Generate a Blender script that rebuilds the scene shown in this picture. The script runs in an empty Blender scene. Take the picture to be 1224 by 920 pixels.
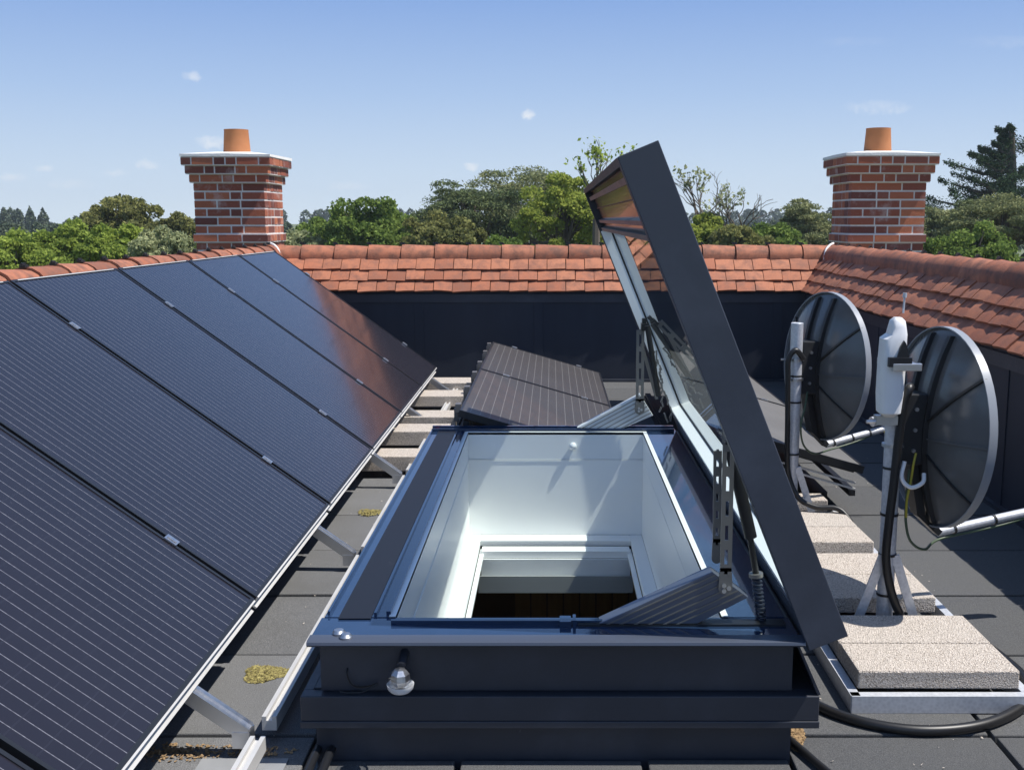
import bpy, math, random
import numpy as np
from mathutils import Vector, Matrix
random.seed(7); rng = np.random.default_rng(7)
sc = bpy.context.scene
COL = sc.collection
R = math.radians
PI = math.pi
# ------------------------------------------------------------------ camera
EYE = 1.42
cam_d = bpy.data.cameras.new("camera"); cam = bpy.data.objects.new("camera", cam_d); COL.objects.link(cam)
cam_d.sensor_width = 36.0; cam_d.lens = 36.0 * 1280 / 1224
cam_d.shift_x = -(660 - 612) / 1224
cam_d.clip_start = 0.05; cam_d.clip_end = 4000
cam.location = (0, 0, EYE); cam.rotation_euler = (R(90) - math.atan(198 / 1280), 0, 0)
sc.camera = cam
# ------------------------------------------------------------------ world, sun, exposure
TO_SUN = Vector((0.53, -0.10, 1.0)).normalized()
w = bpy.data.worlds.new("World"); sc.world = w; w.use_nodes = True
nt = w.node_tree; N = nt.nodes; K = nt.links
bg = N["Background"]
sky = N.new("ShaderNodeTexSky"); sky.sky_type = 'NISHITA'; sky.sun_disc = False
sky.sun_elevation = math.asin(TO_SUN.z); sky.sun_rotation = math.atan2(TO_SUN.x, TO_SUN.y)
sky.altitude = 50; sky.air_density = 1.0; sky.dust_density = 0.15; sky.ozone_density = 3.0
bg.inputs[1].default_value = 0.13
def wmath(op, a, b=None, clamp=False):
    n = N.new("ShaderNodeMath"); n.operation = op; n.use_clamp = clamp
    for i, x in enumerate((a, b)):
        if x is None: continue
        if isinstance(x, (int, float)): n.inputs[i].default_value = x
        else: K.new(x, n.inputs[i])
    return n.outputs[0]
tc = N.new("ShaderNodeTexCoord"); sep = N.new("ShaderNodeSeparateXYZ"); K.new(tc.outputs["Generated"], sep.inputs[0])
ys = wmath('MAXIMUM', sep.outputs[1], 0.02)
ax = wmath('DIVIDE', sep.outputs[0], ys); az = wmath('DIVIDE', sep.outputs[2], ys)
cmb = N.new("ShaderNodeCombineXYZ"); K.new(ax, cmb.inputs[0]); K.new(az, cmb.inputs[1])
nz = N.new("ShaderNodeTexNoise"); nz.inputs["Scale"].default_value = 55; nz.inputs["Detail"].default_value = 5; K.new(cmb.outputs[0], nz.inputs["Vector"])
nz2 = N.new("ShaderNodeTexNoise"); nz2.inputs["Scale"].default_value = 160; nz2.inputs["Detail"].default_value = 3; K.new(cmb.outputs[0], nz2.inputs["Vector"])
ax = wmath('ADD', ax, wmath('MULTIPLY', wmath('SUBTRACT', nz.outputs[0], .5), .022)); az = wmath('ADD', az, wmath('MULTIPLY', wmath('SUBTRACT', nz2.outputs[0], .5), .010))
front = wmath('GREATER_THAN', sep.outputs[1], 0.05)
tot = None
for (u, v, hw, hh, s) in [(244, 99, 15, 7, .55), (632, 143, 12, 7, .9), (1040, 134, 42, 9, .42), (182, 199, 16, 6, .55), (25, 213, 18, 6, .4), (65, 203, 15, 5, .45),
                          (262, 173, 24, 8, .6), (565, 201, 9, 6, .75), (150, 209, 16, 5, .3), (96, 222, 30, 7, .25), (1180, 60, 60, 8, .1), (420, 224, 30, 5, .2), (1010, 60, 50, 6, .07)]:
    b = (v - 262) / 1280; a = (u - 660) / 1280
    dx = wmath('DIVIDE', wmath('SUBTRACT', ax, a), hw / 1280); dy = wmath('DIVIDE', wmath('SUBTRACT', az, -b), hh / 1280)
    d2 = wmath('ADD', wmath('MULTIPLY', dx, dx), wmath('MULTIPLY', dy, dy))
    m = wmath('SUBTRACT', 1.0, d2, True)
    m = wmath('MULTIPLY', m, s)
    tot = m if tot is None else wmath('ADD', tot, m)
nn = wmath('MULTIPLY', wmath('SUBTRACT', wmath('ADD', wmath('MULTIPLY', nz.outputs[0], .7), wmath('MULTIPLY', nz2.outputs[0], .4)), .36), 4.0, True)
tot = wmath('MULTIPLY', wmath('MULTIPLY', tot, nn), front, True)
rp = N.new("ShaderNodeValToRGB"); e_ = rp.color_ramp.elements
for p_, c_ in ((.0, (4.3, 5.0, 5.6)), (.05, (3.55, 4.4, 5.45)), (.11, (2.6, 3.6, 5.25)), (.2, (1.5, 2.5, 4.75)), (.35, (.98, 2.0, 4.3))):
    q_ = e_.new(p_); q_.color = tuple(x / 10 for x in c_) + (1,)
e_.remove(e_[0]); e_.remove(e_[-1])
K.new(sep.outputs[2], rp.inputs[0])
sc10 = N.new("ShaderNodeVectorMath"); sc10.operation = 'SCALE'; sc10.inputs["Scale"].default_value = 10; K.new(rp.outputs[0], sc10.inputs[0])
bl = wmath('DIVIDE', wmath('SUBTRACT', sep.outputs[2], .2), .5, True)
mx0 = N.new("ShaderNodeMix"); mx0.data_type = 'RGBA'; K.new(bl, mx0.inputs["Factor"]); K.new(sc10.outputs[0], mx0.inputs["A"]); K.new(sky.outputs[0], mx0.inputs["B"])
mx = N.new("ShaderNodeMix"); mx.data_type = 'RGBA'
K.new(tot, mx.inputs["Factor"])
K.new(mx0.outputs["Result"], mx.inputs["A"]); mx.inputs["B"].default_value = (5.4, 5.6, 5.9, 1)
K.new(mx.outputs["Result"], bg.inputs[0])
sun_d = bpy.data.lights.new("sun", 'SUN'); sun = bpy.data.objects.new("sun", sun_d); COL.objects.link(sun)
sun_d.energy = 5.0; sun_d.angle = R(0.5); sun_d.color = (1.0, 0.955, 0.89)
sun.rotation_euler = TO_SUN.to_track_quat('Z', 'Y').to_euler(); sun.location = (5, -2, 12)
sc.view_settings.view_transform = 'Standard'; sc.view_settings.look = 'None'
sc.view_settings.exposure = 0.3; sc.view_settings.gamma = 1.0; sc.view_settings.use_curve_mapping = False
sc.render.engine = 'CYCLES'
sc.cycles.max_bounces = 10; sc.cycles.transparent_max_bounces = 12
sc.cycles.use_denoising = True
try: sc.cycles.denoiser = 'OPENIMAGEDENOISE'
except Exception: pass

# ------------------------------------------------------------------ materials
class Mat:
    def __init__(s, name, col=(.5, .5, .5), rough=.5, metal=0, spec=.5):
        s.m = bpy.data.materials.new(name); s.m.use_nodes = True; s.t = s.m.node_tree; s.b = s.t.nodes["Principled BSDF"]
        s.b.inputs["Base Color"].default_value = (*col, 1); s.b.inputs["Roughness"].default_value = rough
        s.b.inputs["Metallic"].default_value = metal; s.b.inputs["Specular IOR Level"].default_value = spec
    def n(s, typ, **kw):
        n = s.t.nodes.new(typ)
        for k, v in kw.items(): setattr(n, k, v)
        return n
    def l(s, a, b): s.t.links.new(a, b)
    def math(s, op, a, b=None, c=None, clamp=False):
        n = s.n("ShaderNodeMath", operation=op, use_clamp=clamp)
        for i, x in enumerate((a, b, c)):
            if x is None: continue
            if isinstance(x, (int, float)): n.inputs[i].default_value = x
            else: s.l(x, n.inputs[i])
        return n.outputs[0]
    def coord(s, which="Object"):
        if which == "World":
            return s.n("ShaderNodeNewGeometry").outputs["Position"]
        return s.n("ShaderNodeTexCoord").outputs[which]
    def noise(s, scale, detail=4, rough=.55, vec=None, stretch=None):
        n = s.n("ShaderNodeTexNoise"); n.inputs["Scale"].default_value = scale; n.inputs["Detail"].default_value = detail; n.inputs["Roughness"].default_value = rough
        v = vec if vec is not None else s.coord("World")
        if stretch:
            mp = s.n("ShaderNodeMapping"); mp.inputs["Scale"].default_value = stretch; s.l(v, mp.inputs[0]); v = mp.outputs[0]
        s.l(v, n.inputs["Vector"]); return n.outputs[0]
    def ramp(s, fac, stops, interp='LINEAR'):
        r = s.n("ShaderNodeValToRGB"); r.color_ramp.interpolation = interp
        e = r.color_ramp.elements
        while len(e) < len(stops): e.new(.5)
        for i, (p, c) in enumerate(stops): e[i].position = p; e[i].color = (*c, 1) if len(c) == 3 else c
        s.l(fac, r.inputs[0]); return r.outputs[0]
    def mix(s, f, a, b, mode='MIX'):
        n = s.n("ShaderNodeMix", data_type='RGBA', blend_type=mode)
        for nm, x in (("Factor", f), ("A", a), ("B", b)):
            if isinstance(x, (int, float)): n.inputs[nm].default_value = x
            elif isinstance(x, tuple): n.inputs[nm].default_value = (*x, 1)
            else: s.l(x, n.inputs[nm])
        return n.outputs["Result"]
    def col(s, out): s.l(out, s.b.inputs["Base Color"]); return s
    def rough(s, out): s.l(out, s.b.inputs["Roughness"]); return s
    def bump(s, h, strength=.3, dist=.01):
        n = s.n("ShaderNodeBump"); n.inputs["Strength"].default_value = strength; n.inputs["Distance"].default_value = dist
        s.l(h, n.inputs["Height"]); s.l(n.outputs[0], s.b.inputs["Normal"]); return s
    def rnd(s): return s.n("ShaderNodeObjectInfo").outputs["Random"]

MT = {}
def navy(name, c, r, k=1.0):
    m = Mat(name, c, r); n1 = m.noise(3.0, 6, .65); n2 = m.noise(60, 3)
    f = m.math('MULTIPLY', m.math('SUBTRACT', n1, .47), 1.8, None, True)
    m.col(m.mix(f, c, tuple(x * 1.9 + .012 for x in c)))
    # dusty streaks and fine scratches
    n3 = m.noise(1.0, 5, .7, stretch=(2, 30, 30))
    m.rough(m.math('ADD', m.math('MULTIPLY', n3, .28 * k), r - .1))
    MT[name] = m.m
    sc_ = m.ramp(m.noise(16, 6, .8, stretch=(1, 1, .45)), [(.685, (0, 0, 0)), (.74, (.45, .45, .45))])
    m.col(m.mix(sc_, m.mix(m.math('MULTIPLY', f, .55 if 'gloss' in name else 1), c, tuple(x * 1.9 + .012 for x in c)), (.16, .17, .19)))
    m.bump(m.math('ADD', n2, m.noise(1.6, 2)), .05, .004)
navy('navy_metal', (.024, .030, .046), .30)
navy('navy_face', (.034, .038, .050), .42)
navy('lid_face', (.045, .052, .070), .45)
navy('navy_gloss', (.013, .029, .070), .14, .35)
MT['navy_gloss'].node_tree.nodes['Principled BSDF'].inputs['Coat Weight'].default_value = .5
m = Mat('wall_membrane', (.016, .021, .036), .55); n1 = m.noise(1.6, 5, .6); n2 = m.noise(1.2, 3, .5, stretch=(5, 5, .3))
m.col(m.mix(m.math('MULTIPLY', n1, n2), (.010, .014, .026), (.034, .042, .062))); m.bump(m.noise(2.5, 3), .15, .02); MT['membrane'] = m.m
m = Mat('nose_metal', (.09, .105, .14), .3, .4); m.rough(m.math('ADD', m.math('MULTIPLY', m.noise(1.0, 5, .7, stretch=(2, 30, 30)), .3), .2)); MT['nose'] = m.m
m = Mat('dark_matt', (.026, .030, .038), .5, 0, .3); n1 = m.noise(9, 5, .7)
m.col(m.mix(m.ramp(n1, [(.64, (0, 0, 0)), (.78, (.35, .35, .35))]), (.010, .012, .018), (.15, .16, .19))); MT['dark_matt'] = m.m
m = Mat('white_paint', (.80, .81, .80), .35); n1 = m.noise(2, 4)
m.col(m.mix(n1, (.86, .865, .86), (.90, .90, .89))); MT['white'] = m.m
m = Mat('white_gloss', (.86, .87, .87), .3); MT['white_gloss'] = m.m
m = Mat('blind_fabric', (.30, .31, .31), .8); MT['blind'] = m.m
m = Mat('room_dark', (.26, .19, .12), .7); MT['room'] = m.m
m = Mat('room_wood', (.20, .13, .06), .5); n1 = m.noise(3, 5, .6, stretch=(12, 1, 1)); m.col(m.mix(n1, (.34, .23, .10), (.60, .43, .20))); MT['wood'] = m.m
m = Mat('black_steel', (.015, .015, .016), .4); MT['black_steel'] = m.m
m = Mat('aluminium', (.62, .62, .62), .32, 1.0); n1 = m.noise(2, 4, .6, stretch=(40, 3, 40)); m.rough(m.math('ADD', m.math('MULTIPLY', n1, .3), .22)); 
m.col(m.mix(m.noise(6, 5), (.48, .48, .49), (.74, .74, .75))); MT['alu'] = m.m
m = Mat('aluminium_matt', (.58, .57, .55), .55, .35); m.col(m.mix(m.noise(5, 5), (.46, .45, .43), (.70, .69, .67))); MT['alu_matt'] = m.m
m = Mat('arm_cover', (.36, .38, .43), .35, .5)
yy = m.n("ShaderNodeSeparateXYZ"); m.l(m.coord("Object"), yy.inputs[0])
m.col(m.mix(m.noise(7, 4), (.10, .115, .16), (.17, .185, .23))); m.rough(m.math('ADD', m.math('MULTIPLY', m.noise(20, 3), .3), .2)); MT['arm'] = m.m
m = Mat('link_metal', (.22, .21, .20), .45, .6); MT['link'] = m.m
m = Mat('galvanised', (.5, .5, .5), .45, .35); v = m.n("ShaderNodeTexVoronoi"); v.inputs["Scale"].default_value = 90; m.l(m.coord("World"), v.inputs["Vector"])
m.col(m.mix(v.outputs["Distance"], (.50, .52, .56), (.66, .68, .72))); m.rough(m.math('ADD', m.math('MULTIPLY', m.noise(25, 3), .25), .32)); MT['galv'] = m.m
m = Mat('galvanised_dull', (.26, .27, .28), .6, .1); m.col(m.mix(m.noise(9, 5), (.17, .175, .18), (.34, .35, .36))); MT['galv_dull'] = m.m
m = Mat('rubber_cable', (.012, .012, .013), .42); MT['cable'] = m.m
m = Mat('green_cable', (.05, .08, .045), .45); MT['green_cable'] = m.m
m = Mat('yellow_cable', (.35, .30, .03), .45); MT['yellow_cable'] = m.m
m = Mat('plastic_white', (.78, .79, .80), .38); m.col(m.mix(m.noise(9, 4), (.68, .69, .70), (.82, .83, .84))); MT['plastic'] = m.m
# concrete aggregate slabs
m = Mat('aggregate_concrete', (.5, .46, .4), .9); o = m.coord("World")
v = m.n("ShaderNodeTexVoronoi"); v.inputs["Scale"].default_value = 240; m.l(o, v.inputs["Vector"])
n1 = m.noise(190, 3, .6); n2 = m.noise(7, 5, .6)
c = m.ramp(n1, [(.34, (.13, .09, .065)), (.43, (.50, .43, .365)), (.60, (.74, .665, .585)), (.78, (.88, .83, .77))])
c = m.mix(m.math('MULTIPLY', n2, .35), c, (.56, .49, .42)); c = m.mix(m.math('MULTIPLY', m.rnd(), .25), c, (.55, .52, .48)); m.col(c)
m.bump(m.math('ADD', n1, v.outputs["Distance"]), .9, .006); MT['slab'] = m.m
# rubber pavers
m = Mat('rubber_paver', (.06, .06, .06), .85, 0, .35); n1 = m.noise(330, 3, .7); n2 = m.noise(2.2, 6, .65); n3 = m.noise(14, 4)
c = m.ramp(n1, [(.30, (.042, .043, .045)), (.5, (.094, .096, .099)), (.75, (.20, .20, .20))])
c = m.mix(m.math('MULTIPLY', m.math('SUBTRACT', n2, .42), 1.7, None, True), c, (.12, .118, .108))
c = m.mix(m.math('MULTIPLY', m.rnd(), .35), c, (.035, .037, .042)); m.col(c)
m.bump(m.math('ADD', n1, m.math('MULTIPLY', n3, .5)), .6, .004); MT['paver'] = m.m
for nm_, k_ in (('paver', 1), ('paver_dusty', 2)):
    if k_ == 2: MT['paver_dusty'] = MT['paver'].copy(); [setattr(e, 'color', tuple(c * 1.75 for c in e.color[:3]) + (1,)) for n_ in MT['paver_dusty'].node_tree.nodes if n_.type == 'VALTORGB' for e in n_.color_ramp.elements]
# clay tiles
def clay(name, a, b, cdark):
    m = Mat(name, a, .78); r = m.rnd(); n1 = m.noise(11, 5, .65); n2 = m.noise(4.0, 4, .6); n3 = m.noise(120, 3)
    c = m.ramp(r, [(0, tuple(x * .8 for x in a)), (.3, tuple((x + y) * .46 for x, y in zip(a, b))), (.7, tuple(x * .9 for x in b)), (.88, tuple(x * .75 for x in a)), (1, tuple(x * .5 for x in a))])
    c = m.mix(m.ramp(n1, [(.42, (0, 0, 0)), (.66, (.9, .9, .9))]), c, cdark)
    c = m.mix(m.math('MULTIPLY', n2, .3), c, (.40, .17, .10))
    c = m.mix(m.ramp(n3, [(.60, (0, 0, 0)), (.8, (.3, .3, .3))]), c, (.5, .42, .34))
    m.col(c); m.bump(m.math('ADD', n3, n1), .35, .004); MT[name] = m.m
clay('clay_tile', (.41, .125, .058), (.48, .185, .095), (.20, .080, .050))
clay('clay_ridge', (.38, .118, .056), (.46, .17, .090), (.11, .05, .035))
m = Mat('brick', (.3, .1, .06), .85); r = m.rnd(); n1 = m.noise(24, 5, .6); n2 = m.noise(110, 3)
c = m.ramp(r, [(0, (.13, .045, .036)), (.25, (.27, .075, .046)), (.5, (.42, .12, .060)), (.8, (.58, .19, .085)), (1, (.17, .060, .058))])
c = m.mix(m.math('MULTIPLY', n1, .5), c, (.20, .06, .042)); c = m.mix(m.ramp(m.noise(5, 4, .7), [(.56, (0, 0, 0)), (.72, (.45, .45, .45))]), c, (.62, .50, .47)); c = m.mix(m.ramp(n2, [(.6, (0, 0, 0)), (.8, (.35, .35, .35))]), c, (.45, .36, .32))
m.col(c); m.bump(m.math('ADD', n1, n2), .5, .004); MT['brick'] = m.m
m = Mat('mortar', (.52, .46, .42), .9); m.col(m.mix(m.noise(30, 4), (.62, .56, .53), (.82, .78, .74))); m.bump(m.noise(160, 3), .4, .003); MT['mortar'] = m.m
m = Mat('white_mortar', (.72, .70, .67), .9); m.col(m.mix(m.noise(14, 4), (.74, .72, .69), (.90, .88, .85))); m.bump(m.noise(60, 3), .4, .006); MT['white_mortar'] = m.m
m = Mat('terracotta_pot', (.50, .20, .07), .7); m.col(m.mix(m.noise(12, 4), (.36, .13, .045), (.48, .195, .075))); MT['pot'] = m.m
# photovoltaic cells
def pv(name, base, lc, sp=.0575, wd=.042, rough=.10, swap=False):
    m = Mat(name, base, rough, 0, .5); o = m.coord("Object"); s = m.n("ShaderNodeSeparateXYZ"); m.l(o, s.inputs[0]); x, y = (s.outputs[1], s.outputs[0]) if swap else (s.outputs[0], s.outputs[1])
    fy = m.math('FRACT', m.math('DIVIDE', y, sp)); ln = m.math('LESS_THAN', fy, wd)
    fx = m.math('FRACT', m.math('DIVIDE', x, .0795)); gx = m.math('LESS_THAN', fx, .05)
    fc = m.math('FRACT', m.math('DIVIDE', y, sp * 3)); gy = m.math('LESS_THAN', fc, .02)
    brk = m.math('SUBTRACT', 1.0, m.math('MULTIPLY', gx, .35))
    n = m.noise(120, 2, .5, o); n2 = m.noise(2.2, 5, .6, o)
    amt = m.math('MULTIPLY', m.math('MULTIPLY', ln, brk), m.math('MULTIPLY', n, 1.5), None, True)
    c = m.mix(n2, base, tuple(k * 1.5 for k in base))
    c = m.mix(m.math('MULTIPLY', gx, .08), c, (.06, .065, .085))
    c = m.mix(amt, c, lc); dust = m.ramp(m.noise(34, 4, .7, o), [(.70, (0, 0, 0)), (.80, (.5, .5, .5))])
    c = m.mix(dust, c, (.14, .14, .17)); m.col(c)
    m.rough(m.math('ADD', m.math('MULTIPLY', n2, .09), rough))
    m.b.inputs['Specular IOR Level'].default_value = .29; m.b.inputs["Coat Weight"].default_value = .12; m.b.inputs["Coat Roughness"].default_value = .05
    MT[name] = m.m
pv('pv_cells', (.0135, .0125, .018), (.24, .24, .27), .044, .042)
pv('pv_cells_small', (.044, .041, .041), (.17, .165, .16), .052, .07, .46, True)
pv('pv_cells_dusty', (.125, .122, .118), (.19, .185, .18), .052, .05, .42, True)
m = Mat('black_frame', (.012, .013, .016), .4); MT['black'] = m.m
# glass: clear tinted pane that reflects by Fresnel
def glass(name, tint):
    mm = bpy.data.materials.new(name); mm.use_nodes = True; t = mm.node_tree; t.nodes.clear()
    o = t.nodes.new("ShaderNodeOutputMaterial"); mix = t.nodes.new("ShaderNodeMixShader"); tr = t.nodes.new("ShaderNodeBsdfTransparent"); gl = t.nodes.new("ShaderNodeBsdfGlossy"); fr = t.nodes.new("ShaderNodeFresnel")
    fr.inputs[0].default_value = 1.65; tr.inputs[0].default_value = (*tint, 1); gl.inputs["Roughness"].default_value = .01; gl.inputs[0].default_value = (.95, .97, .97, 1)
    gg = t.nodes.new('ShaderNodeNewGeometry'); iv = t.nodes.new('ShaderNodeMath'); iv.operation = 'SUBTRACT'; iv.inputs[0].default_value = 1; t.links.new(gg.outputs['Backfacing'], iv.inputs[1]); mu = t.nodes.new('ShaderNodeMath'); mu.operation = 'MULTIPLY'; t.links.new(fr.outputs[0], mu.inputs[0]); t.links.new(iv.outputs[0], mu.inputs[1])
    t.links.new(mu.outputs[0], mix.inputs[0]); t.links.new(tr.outputs[0], mix.inputs[1]); t.links.new(gl.outputs[0], mix.inputs[2]); t.links.new(mix.outputs[0], o.inputs[0])
    MT[name] = mm
glass('lid_glass', (.88, .93, .905)); glass('lamp_glass', (.9, .92, .95))
# dark glossy panels inside lid
m = Mat('bronze_gloss', (.035, .022, .017), .18, .2); m.b.inputs["Coat Weight"].default_value = .25; MT['bronze'] = m.m
m = Mat('dish_back', (.085, .092, .10), .2, .2); m.col(m.mix(m.noise(8, 4), (.095, .103, .112), (.15, .155, .16))); MT['dish'] = m.m
m = Mat('rim_paint', (.26, .28, .31), .35); MT['rim_paint'] = m.m
m = Mat('dish_rib', (.018, .019, .021), .45); MT['dish_rib'] = m.m
m = Mat('moss', (.2, .2, .05), .95); m.col(m.ramp(m.noise(90, 4, .7), [(.3, (.08, .06, .03)), (.5, (.27, .23, .08)), (.7, (.48, .42, .16))])); m.bump(m.noise(150, 3), .8, .01); MT['moss'] = m.m
m = Mat('debris', (.2, .12, .05), .9); m.col(m.ramp(m.noise(120, 4, .7), [(.35, (.10, .06, .03)), (.6, (.36, .24, .12))])); MT['debris'] = m.m
m = Mat('red_plastic', (.45, .02, .03), .4); MT['red'] = m.m
# vegetation
def leaf(name, a, b, tr=.25):
    tr = min(.5, tr * 1.5); a = tuple(x * 1.4 for x in a); b = tuple(x * 1.45 for x in b)
    mm = bpy.data.materials.new(name); mm.use_nodes = True; t = mm.node_tree; t.nodes.clear()
    o = t.nodes.new("ShaderNodeOutputMaterial"); g = t.nodes.new("ShaderNodeNewGeometry"); r = t.nodes.new("ShaderNodeValToRGB")
    nzz = t.nodes.new("ShaderNodeTexNoise"); nzz.inputs["Scale"].default_value = .8; t.links.new(g.outputs["Position"], nzz.inputs["Vector"])
    ad = t.nodes.new("ShaderNodeMath"); ad.operation = 'MULTIPLY_ADD'; ad.inputs[1].default_value = .55; t.links.new(g.outputs["Random Per Island"], ad.inputs[0])
    mu = t.nodes.new("ShaderNodeMath"); mu.operation = 'MULTIPLY_ADD'; mu.inputs[1].default_value = 1.3; mu.inputs[2].default_value = -.4; t.links.new(nzz.outputs[0], mu.inputs[0]); t.links.new(mu.outputs[0], ad.inputs[2])
    t.links.new(ad.outputs[0], r.inputs[0]); e = r.color_ramp.elements; e[0].color = (*a, 1); e[1].color = (*b, 1); e[0].position = .1; e[1].position = .9
    d = t.nodes.new("ShaderNodeBsdfDiffuse"); tl = t.nodes.new("ShaderNodeBsdfTranslucent"); mx = t.nodes.new("ShaderNodeMixShader"); mx.inputs[0].default_value = tr
    t.links.new(r.outputs[0], d.inputs[0]); t.links.new(r.outputs[0], tl.inputs[0]); t.links.new(d.outputs[0], mx.inputs[1]); t.links.new(tl.outputs[0], mx.inputs[2]); t.links.new(mx.outputs[0], o.inputs[0])
    MT[name] = mm
leaf('leaf_bright', (0.095, 0.139, 0.029), (0.312, 0.373, 0.079), .32)
leaf('leaf_mid', (0.063, 0.102, 0.023), (0.177, 0.233, 0.058))
leaf('leaf_olive', (0.080, 0.090, 0.033), (0.212, 0.210, 0.075))
leaf('leaf_grey', (0.142, 0.168, 0.083), (0.354, 0.364, 0.198))
leaf('leaf_yellow', (.12, .16, .03), (.33, .36, .08), .35)
leaf('leaf_yellow_old', (0.165, 0.195, 0.027), (0.510, 0.495, 0.075), .35)
leaf('leaf_pine', (0.039, 0.061, 0.030), (0.132, 0.153, 0.066), .12)
leaf('leaf_pine_light', (0.080, 0.102, 0.046), (0.230, 0.233, 0.108), .12)
leaf('leaf_cedar', (0.014, 0.028, 0.016), (0.050, 0.078, 0.036), .08)
leaf('leaf_far', (0.053, 0.076, 0.050), (0.106, 0.124, 0.079), .1)
m = Mat('bark', (.11, .085, .06), .95); m.col(m.mix(m.noise(14, 5, stretch=(1, 1, .2)), (.06, .045, .033), (.20, .165, .125))); MT['bark'] = m.m
m = Mat('grass_land', (.09, .12, .04), .95); m.col(m.mix(m.noise(.05, 6), (.06, .09, .025), (.16, .17, .06))); MT['land'] = m.m
m = Mat('render_wall', (.6, .58, .54), .9); MT['outer'] = m.m

# ------------------------------------------------------------------ mesh helpers
class MB:
    def __init__(s): s.v = []; s.f = []
    def add(s, vs, fs):
        k = len(s.v); s.v += [tuple(p) for p in vs]; s.f += [tuple(i + k for i in f) for f in fs]; return s
    def box(s, a, b):
        x0, y0, z0 = a; x1, y1, z1 = b
        return s.add([(x0, y0, z0), (x1, y0, z0), (x1, y1, z0), (x0, y1, z0), (x0, y0, z1), (x1, y0, z1), (x1, y1, z1), (x0, y1, z1)],
                     [(0, 3, 2, 1), (4, 5, 6, 7), (0, 1, 5, 4), (1, 2, 6, 5), (2, 3, 7, 6), (3, 0, 4, 7)])
    def hexa(s, p8):
        return s.add(p8, [(0, 3, 2, 1), (4, 5, 6, 7), (0, 1, 5, 4), (1, 2, 6, 5), (2, 3, 7, 6), (3, 0, 4, 7)])
    def prism_y(s, poly, y0, y1):   # poly of (x, z)
        n = len(poly); vs = [(x, y0, z) for x, z in poly] + [(x, y1, z) for x, z in poly]
        fs = [tuple(range(n)), tuple(range(2 * n - 1, n - 1, -1))] + [(i, i + n, (i + 1) % n + n, (i + 1) % n) for i in range(n)]
        return s.add(vs, fs)
    def bar(s, p, q, w, h, up=(0, 0, 1)):
        p = Vector(p); q = Vector(q); d = (q - p).normalized(); u = Vector(up)
        r = d.cross(u).normalized(); u = r.cross(d).normalized(); r *= w / 2; u *= h / 2
        return s.hexa([p - r - u, p + r - u, q + r - u, q - r - u, p - r + u, p + r + u, q + r + u, q - r + u])
    def tube(s, pts, r, n=10, cap=True, smooth=1):
        pts = [Vector(p) for p in pts]
        rs = r if isinstance(r, (list, tuple)) else [r] * len(pts)
        ring = []; prev = None; base = len(s.v)
        for i, p in enumerate(pts):
            d = (pts[min(i + 1, len(pts) - 1)] - pts[max(i - 1, 0)]).normalized()
            if prev is None:
                a = d.orthogonal().normalized()
            else:
                a = (prev - d * prev.dot(d)).normalized()
            prev = a; b = d.cross(a)
            for k in range(n):
                t = 2 * PI * k / n; s.v.append(tuple(p + (a * math.cos(t) + b * math.sin(t)) * rs[i]))
        for i in range(len(pts) - 1):
            for k in range(n):
                s.f.append((base + i * n + k, base + i * n + (k + 1) % n, base + (i + 1) * n + (k + 1) % n, base + (i + 1) * n + k))
        if cap:
            s.f.append(tuple(base + k for k in range(n))[::-1]); e = base + (len(pts) - 1) * n; s.f.append(tuple(e + k for k in range(n)))
        return s
    def lathe(s, prof, c=(0, 0, 0), n=32, sx=1, sy=1):  # prof (r,z)
        base = len(s.v)
        for r, z in prof:
            for k in range(n):
                t = 2 * PI * k / n; s.v.append((c[0] + r * sx * math.cos(t), c[1] + r * sy * math.sin(t), c[2] + z))
        for i in range(len(prof) - 1):
            for k in range(n):
                s.f.append((base + i * n + k, base + i * n + (k + 1) % n, base + (i + 1) * n + (k + 1) % n, base + (i + 1) * n + k))
        return s
def spline(pts, n=10):
    P = [Vector(p) for p in pts]; P = [P[0] * 2 - P[1]] + P + [P[-1] * 2 - P[-2]]; out = []
    for i in range(1, len(P) - 2):
        a, b, c, d = P[i - 1:i + 3]
        for k in range(n):
            t = k / n; out.append(.5 * ((2 * b) + (c - a) * t + (2 * a - 5 * b + 4 * c - d) * t * t + (3 * b - a - 3 * c + d) * t ** 3))
    out.append(P[-2]); return out
def mesh(name, mb, smooth=False, bevel=0):
    me = bpy.data.meshes.new(name); me.from_pydata(mb.v, [], mb.f); me.update()
    if smooth:
        for p in me.polygons: p.use_smooth = True
        try: me.set_sharp_from_angle(angle=R(40))
        except Exception: pass
    return me
WO = {}
def part(name, mb, mat, parent=None, smooth=False, bevel=0, label=None, me=None):
    """mb in world coordinates; parented objects keep their world place"""
    me = me or mesh(name, mb, smooth); o = bpy.data.objects.new(name, me); COL.objects.link(o)
    if not me.materials: me.materials.append(MT[mat])
    if parent is not None:
        o.parent = parent; o.location = -WO.get(parent, Vector((0, 0, 0)))
    WO[o] = Vector((0, 0, 0))
    if bevel:
        b = o.modifiers.new("bevel", 'BEVEL'); b.width = bevel; b.segments = 2; b.limit_method = 'ANGLE'; b.angle_limit = R(40); b.harden_normals = False
    if label: o["label"] = label
    return o
def tag(o, label=None, cat=None, group=None, kind=None):
    if label: o["label"] = label
    if cat: o["category"] = cat
    if group: o["group"] = group
    if kind: o["kind"] = kind
    return o
def thing(name, label, cat, loc=(0, 0, 0), group=None):
    o = bpy.data.objects.new(name, None); COL.objects.link(o); o.location = loc; o.empty_display_size = .1
    WO[o] = Vector(loc); return tag(o, label, cat, group)
def kids(o): return [c for c in list(bpy.data.objects) if c.parent == o]
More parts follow.
